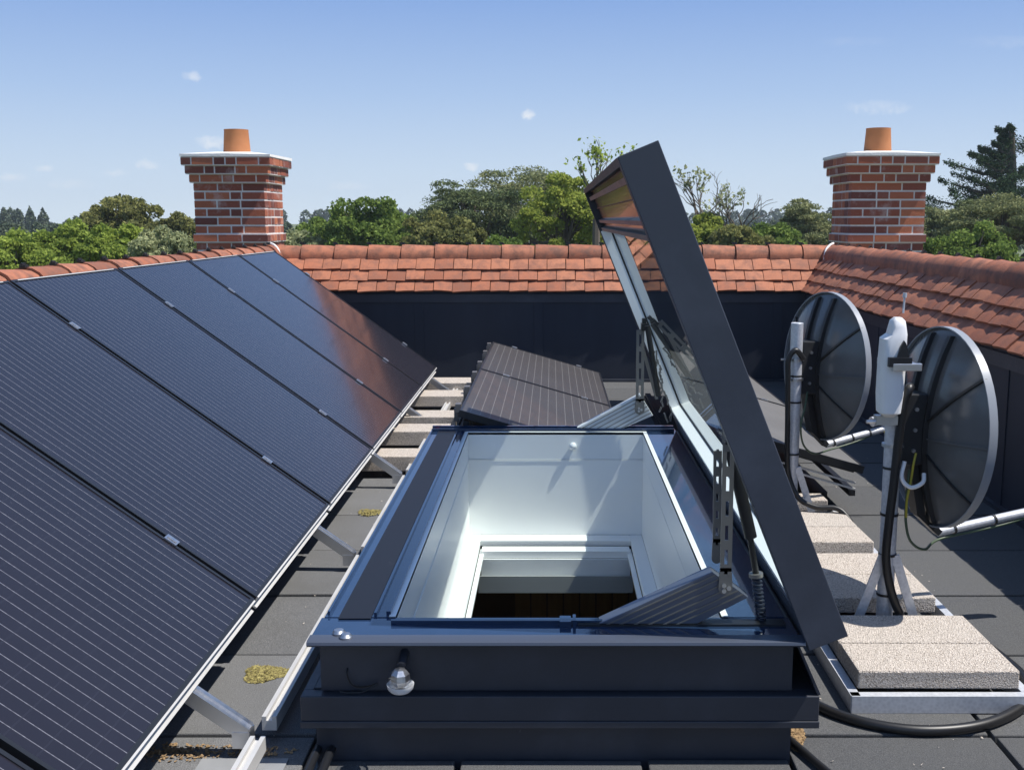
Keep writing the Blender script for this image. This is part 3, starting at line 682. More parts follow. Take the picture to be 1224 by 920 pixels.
# lower window frame at foot of the shaft
b = MB(); fw = .075
b.box((OX0, OY0, ZS - .03), (OX0 + fw - .012, OY1, ZS)); b.box((OX1 - fw + .012, OY0, ZS - .03), (OX1, OY1, ZS)); b.box((OX0 + fw - .012, OY1 - .10, ZS - .03), (OX1 - fw + .012, OY1, ZS - .0005)); b.box((OX0 + fw - .012, OY0, ZS - .03), (OX1 - fw + .012, OY0 + .10, ZS - .0005))
part('inner_frame', b, 'white', rw, bevel=.003)
b = MB(); sx = OX0 + fw; ex = OX1 - fw
b.box((sx, OY1 - .22, ZS - .055), (ex, OY1 - .14, ZS - .018)); b.box((sx - .010, OY0 + .1, ZS - .05), (sx + .012, OY1 - .14, ZS - .032)); b.box((ex - .012, OY0 + .1, ZS - .05), (ex + .010, OY1 - .14, ZS - .032))
part('inner_sash', b, 'white', rw, bevel=.002)
b = MB(); b.box((sx, OY1 - .235, ZS - .145), (ex, OY1 - .221, ZS - .056)); part('blind_box', b, 'plastic', rw)
b = MB(); b.box((sx - .01, OY1 - .30, ZS - .205), (ex + .01, OY1 - .29, ZS - .12)); b.box((sx - .01, OY1 - .29, ZS - .155), (ex + .01, OY1 - .236, ZS - .146)); part('blind', b, 'blind', rw)
# --- room below
rm = MB(); rx0, rx1, ry0, ry1, rz0, rz1 = -2.0, 2.2, .8, 7.6, -3.1, -.34
rm.box((rx0, ry0, rz0 - .1), (rx1, ry1, rz0)); rm.box((rx0 - .1, ry0, rz0), (rx0, ry1, rz1)); rm.box((rx1, ry0, rz0), (rx1 + .1, ry1, rz1)); rm.box((rx0, ry0 - .1, rz0), (rx1, ry0, rz1)); rm.box((rx0, ry1, rz0), (rx1, ry1 + .1, rz1))
for (x0, y0, x1, y1) in ((rx0, ry0, OX0 - .02, ry1), (OX1 + .02, ry0, rx1, ry1), (OX0 - .02, ry0, OX1 + .02, OY0 - .02), (OX0 - .02, OY1 + .02, OX1 + .02, ry1)): rm.box((x0, y0, rz1), (x1, y1, rz1 + .03))
part('room_shell', rm, 'room', rw, label='dim room seen through the opening')
b = MB()
for k in range(9): b.box((-.25 + k * .11, 6.9, -2.9), (-.25 + k * .11 + .1, 6.93, -.9))
part('wooden_boarding', b, 'wood', rw)
b = MB()
for (x, y) in ((-.12, 6.1), (.10, 6.1), (-.12, 6.35), (.10, 6.35)): b.bar((x, y, -3.1), (x * .8 + .0, y, -1.4), .025, .025, (0, 1, 0))
for z in (-2.6, -2.1, -1.6, -1.4): b.bar((-.12, 6.1, z), (.10, 6.1, z), .02, .02)
b.bar((-.11, 6.1, -2.1), (.09, 6.1, -1.6), .02, .02)
tag(part('stool', b, 'black_steel'), 'black metal stool frame in the dark room below the roof window', 'stool')
# --- lid, in its own slanted frame
S0 = Vector((.155, 0, 1.566)); SD = Vector((.377, 0, -.926)).normalized(); SN = Vector((.926, 0, .377)).normalized(); LL = 1.334; LY0, LY1 = 2.60, 5.45; TH = .105
def Lp(s, n, y): q = S0 + SD * s + SN * n; return (q.x, y, q.z)
def lbox(mb, s0, s1, n0, n1, y0, y1): mb.hexa([Lp(s0, n0, y0), Lp(s1, n0, y0), Lp(s1, n0, y1), Lp(s0, n0, y1), Lp(s0, n1, y0), Lp(s1, n1, y0), Lp(s1, n1, y1), Lp(s0, n1, y1)])
lid = bpy.data.objects.new('lid', None)
b = MB(); lbox(b, 0, LL, 0, TH, LY0, LY0 + .05)
lidp = part('lid', b, 'lid_face', rw, bevel=.002)
def lpart(nm, mb, mt, **kw): 
    o = part(nm, mb, mt, lidp, **kw); o.location = (0, 0, 0); return o
b = MB(); lbox(b, 0, LL, 0, TH, LY1 - .035, LY1); lpart('end_rail', b, 'navy_face')
b = MB(); lbox(b, 1.215, LL, .0, TH - .001, LY0 + .0505, LY1 - .0355); lpart('hinge_rail', b, 'navy_face')
b = MB(); lbox(b, 0, .022, 0, TH - .001, LY0 + .0505, LY1 - .0355); lpart('edge_rail', b, 'navy_face')
b = MB(); lbox(b, .0225, .208, .03, TH - .002, LY0 + .0505, LY1 - .0355); lpart('soffit_panel', b, 'bronze')
for s0, s1, n0 in ((.048, .066, .012), (.168, .182, .014), (.208, .224, .012)):
    b = MB(); lbox(b, s0, s1, n0, .0295 if s0 < .2 else TH - .002, LY0 + .0505, LY1 - .0355); lpart('glazing_bar', b, 'link' if s0 > .2 else 'arm')
b = MB(); lbox(b, .110, .114, .026, .0296, LY0 + .0505, LY1 - .0355); lpart('panel_seam', b, 'black')
yA, yB = LY0 + .051, LY1 - .036
b = MB(); lbox(b, .225, 1.214, .004, .050, yB - .012, yB)
lbox(b, 1.192, 1.2145, .004, .050, yA, yB - .0125); lbox(b, .225, 1.191, .004, .05, yA, yA + .012)
lpart('white_reveal', b, 'white')
b = MB(); lbox(b, .225, 1.214, .0503, .0540, yB - .013, yB - .001); lbox(b, 1.190, 1.2142, .0503, .0540, yA, yB - .0135); lpart('rubber_seal', b, 'black')
b = MB(); lbox(b, .226, 1.213, .0545, .0560, yA, yB); lpart('glass_pane', b, 'lid_glass')
b = MB(); lbox(b, LL - .01, LL + .012, -.012, -.001, LY0 + .1, LY1 - .1); lpart('hinge_strip', b, 'black')
b = MB(); b.tube([(.645, 2.68, .335), (.645, 5.4, .335)], .012, 10); part('hinge', b, 'black_steel', rw, smooth=True)
# --- opening arms
def plate(p, q, w, y0, y1, nslot):
    """perforated link plate in the XZ plane"""
    b = MB(); P = Vector((p[0], 0, p[1])); Q = Vector((q[0], 0, q[1])); d = (Q - P); L = d.length; d.normalize(); n = Vector((d.z, 0, -d.x))
    def bx(s0, s1, a, c):
        pts = [P + d * s + n * k for s, k in ((s0, a), (s1, a), (s1, c), (s0, c))]
        b.prism_y([(v.x, v.z) for v in pts], y0, y1)
    bx(.045, L, -w / 2, -w / 2 + w * .35); bx(.045, L, w / 2 - w * .35, w / 2)
    cell = (L - .06) / nslot
    for k in range(nslot + 1): s = .05 + k * cell; bx(s - .012, min(s + .014, L + .006), -w / 2 + w * .35, w / 2 - w * .35)
    pts = [];  r = w * .62
    for k in range(13): t_ = PI / 2 + PI * k / 12; v = P + d * (math.cos(t_) * r) + n * (math.sin(t_) * r); pts.append((v.x, v.z))
    a = P + d * .055 - n * (w / 2); c = P + d * .055 + n * (w / 2)
    pts = [(c.x, c.z)] + pts + [(a.x, a.z)]; b.prism_y(pts, y0, y1); return b
def rosette(cx_, cz, y):
    b = MB()
    for k in range(3):
        t_ = 2 * PI * k / 3; b.tube([(cx_ + .0085 * math.cos(t_), y, cz + .0085 * math.sin(t_)), (cx_ + .0085 * math.cos(t_), y - .004, cz + .0085 * math.sin(t_))], .006, 10)
    return b
def arm(poly, y0, y1, top_mat):
    b = MB(); b.prism_y(poly, y0, y1); o = part('arm_cover', b, top_mat, rw, bevel=.0015)
    (x0, z0), (x1, z1), (x2, z2) = poly[0], poly[1], poly[2]
    g_ = MB(); d = Vector((x1 - x0, 0, z1 - z0)); Wd = Vector((x2 - x1, 0, z2 - z1))
    for f in (.10, .24, .40, .56, .72, .86):
        a = Vector((x0, 0, z0)) + Wd * f; c = a + d * .995
        g_.bar((a.x, y0 - .0012, a.z), (c.x, y0 - .0012, c.z), .003, .0035)
    q = part('cover_groove', g_, 'link', o); q.location = (0, 0, 0); return o
arm([(.125, .3585), (.422, .502), (.520, .432), (.385, .3585)], 2.715, 2.765, 'arm')
arm([(.127, .372), (.445, .545), (.512, .436), (.35, .364)], 5.350, 5.392, 'plastic')
for (p, q, w_, y0, y1) in (((.456, .462), (.455, .850), .030, 2.702, 2.708), ((.442, .52), (.438, .815), .022, 2.770, 2.776)): part('link_plate', plate(p, q, w_, y0, y1, 5), 'link', rw)
part('pivot', rosette(.456, .462, 2.7015), 'alu', rw, smooth=True)
part('link_plate', plate((.443, .468), (.442, .872), .040, 5.336, 5.344, 4), 'link', rw); part('pivot', rosette(.443, .468, 5.3355), 'alu', rw, smooth=True)
b = MB(); b.bar((.45, 5.35, .80), (.53, 5.35, .52), .016, .01, (0, 1, 0)); part('link_plate', b, 'link', rw)
for (y, z) in ((2.73, .872), (5.345, .895)):
    b = MB(); b.box((.446, y - .03, z - .025), (.476, y + .03, z + .01)); b.box((.43 + .02, y - .02, z + .01), (.47, y + .02, z + .035)); part('bracket', b, 'black_steel', rw)
b = MB(); b.tube([(.460, 2.75, .858), (.528, 2.75, .585)], .0165, 14); b.tube([(.5245, 2.75, .595), (.545, 2.75, .480)], .0085, 12); part('gas_strut', b, 'black_steel', rw, smooth=True)
b = MB(); b.tube([(.544, 2.75, .487), (.545, 2.75, .477)], .019, 16); part('spring_collar', b, 'link', rw, smooth=True)
pts = []
for k in range(150):
    f = k / 149; a = 2 * PI * 11 * f; pts.append((.546 + .016 * f + .0115 * math.cos(a), 2.75 + .0115 * math.sin(a), .475 - .118 * f))
b = MB(); b.tube(pts, .0035, 6); part('coil_spring', b, 'navy_metal', rw, smooth=True)
b = MB(); b.tube([(.470, 5.27, .90), (.53, 5.27, .55)], .014, 10); part('gas_strut', b, 'black_steel', rw, smooth=True)
# dangling tangle of chain beside the far arm
b = MB()
rr = random.Random(3)
for ln_ in (((.50, 5.28, .80), (.60, 5.28, .44)), ((.515, 5.27, .78), (.56, 5.27, .44))):
    A = Vector(ln_[0]); B = Vector(ln_[1])
    for k in range(14):
        c = A.lerp(B, k / 13) + Vector((rr.uniform(-.008, .008), 0, rr.uniform(-.006, .006))); b.bar(c, c + Vector((rr.uniform(-.012, .012), 0, -.026)), .008, .006, (0, 1, 0))
part('drive_chain', b, 'link', rw)

# ------------------------------------------------------------------ lamp and cable on the kerb front
t = thing('glass_lamp', 'small round faceted glass lamp fixed to the front of the roof window kerb', 'lamp', (-.385, 2.60, .244))
b = MB(); pr_ = [(0, -.034), (.018, -.031), (.030, -.016), (.034, .004), (.030, .020), (.016, .031), (0, .034)]; b.lathe(pr_, (-.388, 2.590, .262), 10); part('glass_dome', b, 'lamp_glass', t)
b = MB(); b.lathe([(0, -.028), (.016, -.022), (.026, -.006), (.024, .010), (.014, .022), (0, .026)], (-.388, 2.590, .264), 7); part('reflector', b, 'alu', t)
b = MB(); b.lathe([(.026, -.034), (.033, -.026), (.035, -.015), (.031, -.018), (.021, -.036)], (-.388, 2.590, .262), 24); part('rim', b, 'plastic', t, smooth=True)
b = MB(); b.tube([(-.387, 2.610, .288), (-.384, 2.654, .305)], .012, 12); part('stem', b, 'navy_face', t, smooth=True)
b = MB(); b.tube([(-.388, 2.590, .229), (-.388, 2.590, .219)], .004, 8); part('nut', b, 'link', t)
b = MB(); b.tube(spline([(-.535, 2.652, .262), (-.535, 2.642, .250), (-.525, 2.640, .225), (-.505, 2.640, .215), (-.475, 2.636, .220), (-.455, 2.638, .226), (-.49, 2.630, .2075), (-.53, 2.632, .203), (-.553, 2.634, .206)], 8), .0022, 6)
tag(part('thin_cable', b, 'cable', smooth=True), 'thin loose wire curling from the kerb front near the lamp', 'wire')

# ------------------------------------------------------------------ antenna masts
def mast(label, x, y, top, tripod_y0, tray):
    t = thing('antenna_mast', label, 'mast', (x, y, 0), 'antenna masts on the right')
    b = MB(); b.tube([(x, y, .03), (x, y, top)], .0275, 28); b.lathe([(.0275, 0), (.0265, .001), (.0235, -.004), (.0235, -.10)], (x, y, top), 28); part('pole', b, 'galv', t, smooth=True)
    b = MB(); b.box((x - .07, y - .06, .0), (x + .07, y + .06, .012)); part('base_plate', b, 'galv', t)
    for sx_ in (-1, 1):
        b = MB(); b.bar((x + sx_ * .115, y - .02, .02), (x + sx_ * .02, y - .02, .30), .03, .008, (0, 1, 0)); part('brace', b, 'galv', t)
    for (a0, c0, a1, c1) in tray:
        b = MB(); b.box((a0, c0, .002), (a1, c1, .054)); part('tray_rail', b, 'galv', t)
    return t
m2 = mast('thicker galvanised pole nearer the camera, carrying the white antenna and right dish', 1.136, 3.50, .962, 3.5, [(.868, 2.935, .896, 4.14), (.87, 2.93, 1.385, 2.96), (1.374, 2.962, 1.402, 4.14), (.897, 3.52, 1.10, 3.55), (1.17, 3.52, 1.373, 3.55), (.897, 4.11, 1.373, 4.14)])
m1 = mast('galvanised pole farther from the camera, carrying the left dish', 1.102, 4.80, .959, 4.8, [(.835, 4.20, .86, 5.30), (.861, 4.20, 1.33, 4.23), (.861, 4.86, 1.07, 4.89), (1.13, 4.86, 1.33, 4.89), (1.331, 4.20, 1.356, 4.95)])
# cable ties
for (mm_, x, y, zs) in ((m2, 1.136, 3.5, (.60, .44, .30, .16)), (m1, 1.102, 4.8, (.72, .60, .36))):
    for z in zs:
        b = MB(); b.tube([(x, y, z - .004), (x, y, z + .004)], .0305, 20); part('cable_tie', b, 'black_steel', mm_)
# dishes
def dish(label, centre, face_az, tilt, mastp, roll, arm_len):
    """local: z = facing axis, y = up"""
    t = thing('satellite_dish', label, 'satellite dish', mastp, 'satellite dishes on masts')
    az_ = R(face_az); fd = Vector((math.sin(az_) * math.cos(R(tilt)), math.cos(az_) * math.cos(R(tilt)), math.sin(R(tilt))))
    up0 = Vector((0, 0, 1)); xr = up0.cross(fd).normalized(); up = fd.cross(xr).normalized()
    C = Vector(centre)
    def W(p): return C + xr * p[0] + up * p[1] + fd * p[2]
    def dp(nm, b, mt, **kw): b.v = [tuple(W(p)) for p in b.v]; return part(nm, b, mt, t, **kw)
    RX, RY, DP = .322, .338, .072
    def sh(r): return DP * (r * r - 1)
    b = MB(); n = 56; rings = [0, .15, .3, .45, .6, .75, .88, .97, 1.0]
    for off in (0, -.003):
        k0 = len(b.v)
        for r_ in rings:
            for k in range(n): a = 2 * PI * k / n; b.v.append((RX * r_ * math.cos(a), RY * r_ * math.sin(a), sh(r_) + off))
        for i in range(len(rings) - 1):
            for k in range(n): f = (k0 + i * n + k, k0 + i * n + (k + 1) % n, k0 + (i + 1) * n + (k + 1) % n, k0 + (i + 1) * n + k); b.f.append(f)
    dp('reflector', b, 'dish', smooth=True)
    b = MB(); k0 = 0; pr2 = [(1.0, .012), (1.012, .012), (1.012, -.016), (1.0, -.016)]
    for k in range(n):
        a = 2 * PI * k / n
        for r_, z in pr2: b.v.append((RX * r_ * math.cos(a), RY * r_ * math.sin(a), z))
    for k in range(n):
        for q in range(4): b.f.append((k * 4 + q, k * 4 + (q + 1) % 4, ((k + 1) % n) * 4 + (q + 1) % 4, ((k + 1) % n) * 4 + q))
    dp('rim', b, 'rim_paint', smooth=True)
    def rib(p0, p1, w_, h_, mt='dish_rib'):
        b = MB(); q = []
        for k in range(11):
            x = p0[0] + (p1[0] - p0[0]) * k / 10; y = p0[1] + (p1[1] - p0[1]) * k / 10; r_ = math.hypot(x / RX, y / RY); q.append((x, y, sh(min(r_, 1)) - .003))
        for k in range(10):
            dv = Vector((p1[0] - p0[0], p1[1] - p0[1], 0)).normalized(); nx = Vector((-dv.y, dv.x, 0)) * w_ / 2
            A, B = Vector(q[k]), Vector(q[k + 1]); hh = Vector((0, 0, -h_))
            b.hexa([A - nx + hh, A + nx + hh, B + nx + hh, B - nx + hh, A - nx, A + nx, B + nx, B - nx])
        return dp('rib', b, mt)
    for s in (-1, 1): rib((s * .045, -.322), (s * .060, .316), .018, .018)
    for s in (-1, 1):
        rib((s * .06, .03), (s * .26, .205), .009, .008); rib((s * .06, -.03), (s * .325, -.01), .006, .006, 'dish'); rib((s * .055, -.08), (s * .255, -.21), .007, .007, 'dish' if s > 0 else 'dish_rib')
    b = MB(); b.hexa([(-.055, -.12, -.16), (.055, -.12, -.16), (.055, -.12, -.07), (-.055, -.12, -.07), (-.055, .12, -.16), (.055, .12, -.16), (.055, .12, -.07), (-.055, .12, -.07)]); dp('mount_box', b, 'dish_rib', bevel=.004)
    b = MB()
    for yy_ in (-.07, .0, .07):
        for xx_ in (-.0565, .0565): b = MB(); b.tube([(xx_ * 1.0, yy_, -.12), (xx_ * 1.12, yy_, -.12)], .007, 8); dp('bolt', b, 'alu')
        b = MB(); b.tube([(0.02, yy_, -.16), (0.02, yy_, -.168)], .007, 8); dp('bolt', b, 'alu')
    # bracket from mount box to the mast
    mz = C.z; P = Vector((mastp[0], mastp[1], mz)); Q = W((0, 0, -.16))
    b = MB(); dd = (P - Q); dd.z = 0
    for h in (-.055, .055):
        b.bar(Q + up * h, P + Vector((0, 0, h)) - dd.normalized() * -.0, .055, .006)
    b.bar(Q + Vector((0, 0, 0)), P, .05, .006, (xr.x, xr.y, 0)); b.bar(Q.lerp(P, .25) + Vector((0, 0, -.058)), Q.lerp(P, .25) + Vector((0, 0, .058)), .05, .05, (0, 1, 0))
    part('bracket', b, 'alu', t)
    for h in (-.045, .045): b = MB(); b.tube([(P.x, P.y, P.z + h - .005), (P.x, P.y, P.z + h + .005)], .036, 20); part('u_clamp', b, 'alu', t)
    b = MB(); b.bar(P + Vector((-.07, -.01, .045)), P + Vector((.03, -.01, .045)), .008, .008); part('clamp_rod', b, 'alu', t)
    # feed arm
    A0 = W((0, -.30, -.05)); A1 = W((0, -.37, .03)); A2 = W((0, -.37 + arm_len * .20, .03 + arm_len))
    b = MB(); b.bar(W((0, -.10, -.10)), A0, .05, .03, tuple(fd)); b.bar(A0, A1, .04, .022, tuple(up)); part('arm_root', b, 'dish_rib', t)
    b = MB(); b.tube([A1, A2], .0155, 16); part('feed_arm', b, 'galv', t, smooth=True)
    for f in (.12, .42, .7): b = MB(); c = A1.lerp(A2, f); e_ = (A2 - A1).normalized() * .004; b.tube([c - e_, c + e_], .0185, 12); part('cable_tie', b, 'black_steel', t)
    b = MB(); e_ = (A2 - A1).normalized(); b.tube([A2, A2 + Vector((0, 0, .05)) - e_ * .02], .02, 14); b.tube([A2 + Vector((0, 0, .05)) - e_ * .01, A2 + Vector((0, 0, .05)) - e_ * .09], [.020, .024], 16); part('feed_horn', b, 'galv', t, smooth=True)
    return t, A1, A2, W
d1, a1, a1e, W1 = dish('dark satellite dish on the farther pole, left of the pair', (1.262, 4.90, .750), 70, -2, (1.102, 4.80, .74), 0, .34)
d2, a2, a2e, W2 = dish('dark satellite dish on the nearer pole, right of the pair', (1.316, 3.58, .722), 80, -2, (1.136, 3.50, .70), 0, .50)
# white antenna housing
t = thing('white_antenna', 'white plastic panel antenna clamped to the top of the nearer pole', 'antenna', (1.10, 3.44, .8))
b = MB(); ax_, ay_ = 1.108, 3.440
prof = [(.030, .785), (.062, .800), (.072, .86), (.074, .97), (.070, 1.04), (.052, 1.055), (.045, 1.078), (.038, 1.098), (.020, 1.108)]
def housing(prof):
    prof = [(h * .88, z) for h, z in prof]
    vs = []; n = 20
    for i, (hw, z) in enumerate(prof):
        cxo = ax_ - .012 + (.010 if z > 1.045 else 0) + (z - .78) * .02
        for k in range(n):
            a = 2 * PI * k / n; c_, s_ = math.cos(a), math.sin(a); p = .55
            vs.append((cxo + hw * .62 * math.copysign(abs(c_) ** p, c_), ay_ + .045 * min(1, hw / .05) * math.copysign(abs(s_) ** p, s_), z))
    fs = [(i * n + k, i * n + (k + 1) % n, (i + 1) * n + (k + 1) % n, (i + 1) * n + k) for i in range(len(prof) - 1) for k in range(n)]
    return vs, fs + [tuple(range(n))[::-1], tuple((len(prof) - 1) * n + k for k in range(n))]
b.add(*housing(prof)); part('housing', b, 'plastic', t, smooth=True)
b = MB(); b.prism_y([(1.098, .972), (1.140, .972), (1.136, 1.0), (1.126, 1.03), (1.120, 1.038), (1.110, 1.02)], 3.385, 3.398); part('dark_recess', b, 'black', t)
b = MB(); b.box((1.085, 3.375, .942), (1.178, 3.394, .966)); b.box((1.085, 3.535, .942), (1.178, 3.55, .966)); b.tube([(1.093, 3.39, .957), (1.093, 3.54, .957)], .006, 8); b.tube([(1.170, 3.39, .957), (1.170, 3.54, .957)], .006, 8); part('clamp', b, 'alu', t, bevel=.003)
b = MB(); b.box((1.072, 3.376, .955), (1.145, 3.3935, .985)); part('strap', b, 'black', t)
b = MB(); b.tube([(1.136, 3.46, 1.12), (1.138, 3.46, 1.175)], .0035, 8); b.tube([(1.138, 3.46, 1.170), (1.139, 3.46, 1.185)], .007, 8); part('whip', b, 'galv', t)
b = MB(); b.box((1.06, 3.44, .755), (1.13, 3.475, .785)); b.tube([(1.03, 3.45, .765), (1.08, 3.45, .765)], .006, 8); part('lower_bracket', b, 'alu', t)

# ------------------------------------------------------------------ cables
def cable(label, pts, r, mat='cable', cat='cable', n=10):
    b = MB(); b.tube(spline(pts, n), r, 10); tag(part('cable', b, mat, smooth=True), label, cat); 
cable('thick black cable hugging the left side of the farther pole', [(1.13, 4.77, .80), (1.09, 4.76, .84), (1.06, 4.76, .80), (1.06, 4.76, .70), (1.065, 4.76, .5), (1.068, 4.76, .36), (1.08, 4.76, .26), (1.12, 4.73, .17), (1.19, 4.70, .135), (1.30, 4.68, .125), (1.37, 4.6, .02)], .0125)
cable('thick black cable running down the front of the nearer pole', [(1.185, 3.50, .87), (1.165, 3.45, .875), (1.15, 3.45, .82), (1.14, 3.455, .70), (1.132, 3.455, .56), (1.122, 3.455, .42), (1.118, 3.455, .30), (1.135, 3.45, .20), (1.165, 3.45, .12), (1.21, 3.46, .05), (1.30, 3.50, .02), (1.41, 3.55, .018)], .0145)
cable('thick black cable looping across the pavers in front of the nearest slab', [(.66, 3.35, .015), (.70, 3.17, .015), (.76, 2.98, .016), (.86, 2.86, .016), (1.0, 2.80, .016), (1.15, 2.81, .016), (1.28, 2.87, .016), (1.40, 2.98, .016), (1.462, 3.13, .016), (1.46, 3.30, .016), (1.43, 3.5, .016), (1.40, 3.8, .017)], .0155)
cable('black cable coming out from under the kerb at the lower right', [(.60, 2.9, .014), (.66, 2.72, .014), (.72, 2.55, .014), (.80, 2.38, .014), (.9, 2.1, .014)], .010)
a1b = a1 + Vector((.02, -.015, -.02)); 
cable('greenish cable sagging below the farther dish', [(1.165, 4.82, .66), (1.14, 4.76, .58), (1.12, 4.74, .50), (1.14, 4.76, .41), (1.20, 4.80, .36), a1b, a1.lerp(a1e, .5) - Vector((0, .01, .022)), a1e], .0045, 'green_cable')
cable('green and yellow cable sagging below the nearer dish', [(1.185, 3.47, .60), (1.178, 3.46, .50), (1.180, 3.46, .42), (1.20, 3.46, .355), (1.255, 3.48, .322), a2 + Vector((.01, -.01, -.02)), a2.lerp(a2e, .5) - Vector((0, .01, .022)), a2e], .0045, 'green_cable')
cable('yellow cable hanging behind the nearer pole', [(1.205, 3.47, .655), (1.195, 3.46, .62), (1.19, 3.46, .57), (1.178, 3.455, .50), (1.178, 3.455, .44)], .004, 'yellow_cable')
cable('grey and yellow cable loop under the nearer dish bracket', [(1.165, 3.46, .63), (1.155, 3.45, .575), (1.185, 3.445, .545), (1.225, 3.45, .56), (1.235, 3.47, .585)], .007, 'plastic')
cable('thin yellow wire hanging below the feed arm of the farther dish', [a1e + Vector((-.02, -.02, -.01)), a1e + Vector((0.0, -.03, -.06)), a1e + Vector((.02, -.03, -.12)), a1e + Vector((.05, -.03, -.15))], .0035, 'yellow_cable')
# black conduits by the bottom edge, left of the kerb
for i, (x, lab) in enumerate(((-.625, 'left one of two short dark pipes on the floor at the kerb corner'), (-.588, 'right one of two short dark pipes on the floor at the kerb corner'))):
    b = MB(); b.tube(spline([(x, 2.72 + .0 * i, .02), (x + .002, 2.60, .032), (x + .006, 2.3, .030), (x + .01, 2.0, .03)], 5), .012, 12); tag(part('pipe', b, 'black', smooth=True), lab, 'pipe', 'pipes at the kerb corner')
# moss, debris, plate
def patch(name, cx_, cy_, rx, ry, mat, label, nleaf, cat=None, h=.008):
    b = MB(); rr = random.Random(cx_ * 91)
    for k in range(nleaf):
        a = rr.uniform(0, 2 * PI); q = rr.random() ** .8 * (1 + .18 * math.sin(3 * a + 1)); x = cx_ + rx * q * math.cos(a); y = cy_ + ry * q * math.sin(a); s = rr.uniform(.003, .009); z = .003 + rr.random() * h * (1.2 - min(q, 1)); t_ = rr.uniform(0, PI)
        if name == 'grit' and KX0 - .1 < x < KX1 + .1 and KY0 - .1 < y < KY1 + .1: continue
        if name == 'grit': s *= .6
        dx_, dy_ = s * math.cos(t_), s * math.sin(t_); b.add([(x - dx_, y - dy_, z), (x + dy_ * .6, y - dx_ * .6, z + rr.uniform(0, .003)), (x + dx_, y + dy_, z + rr.uniform(-.001, .005)), (x - dy_ * .6, y + dx_ * .6, z)], [(0, 1, 2, 3)])
    tag(part(name, b, mat), label, kind='stuff')
patch('moss', -.905, 3.20, .070, .062, 'moss', 'yellow moss patch on a paver beside the left strut', 1500)
patch('moss', -.885, 5.08, .07, .055, 'moss', 'small yellow moss patch on a far left paver', 500)
patch('leaf_litter', -1.02, 2.70, .30, .05, 'debris', 'dry leaf litter in the paver joint at lower left', 500, h=.004)
patch('grit', .2, 4.5, 2.0, 4.2, 'slab', 'scattered pale grit and crumbs over the pavers', 700, h=.0)
patch('leaf_litter', .668, 2.80, .03, .09, 'debris', 'brown debris beside the kerb at lower right', 900, h=.01)
b = MB(); b.box((-.93, 2.52, .002), (-.70, 2.66, .006)); tag(part('metal_plate', b, 'galv_dull'), 'flat grey metal plate on the pavers at the bottom left under the rail', 'metal plate')

# ------------------------------------------------------------------ trees
GZ = -9.0
def leaf_mesh(name, P, size, flat=0.0, aspect=.6, up_bias=0.0):
    n = len(P); d = rng.normal(size=(n, 3)); d[:, 2] *= (1 - flat); d /= np.linalg.norm(d, axis=1)[:, None]
    e = rng.normal(size=(n, 3)); e -= d * np.sum(e * d, axis=1)[:, None]; e /= np.linalg.norm(e, axis=1)[:, None]
    s = (size * rng.uniform(.55, 1.35, n))[:, None]
    V = np.empty((n, 4, 3)); V[:, 0] = P - d * s; V[:, 1] = P + e * s * aspect; V[:, 2] = P + d * s; V[:, 3] = P - e * s * aspect
    me = bpy.data.meshes.new(name); me.vertices.add(n * 4); me.vertices.foreach_set("co", V.reshape(-1).astype(np.float32))
    me.loops.add(n * 4); me.loops.foreach_set("vertex_index", np.arange(n * 4, dtype=np.int32)); me.polygons.add(n)
    me.polygons.foreach_set("loop_start", np.arange(0, n * 4, 4, dtype=np.int32)); me.update(calc_edges=True); me.validate(); return me
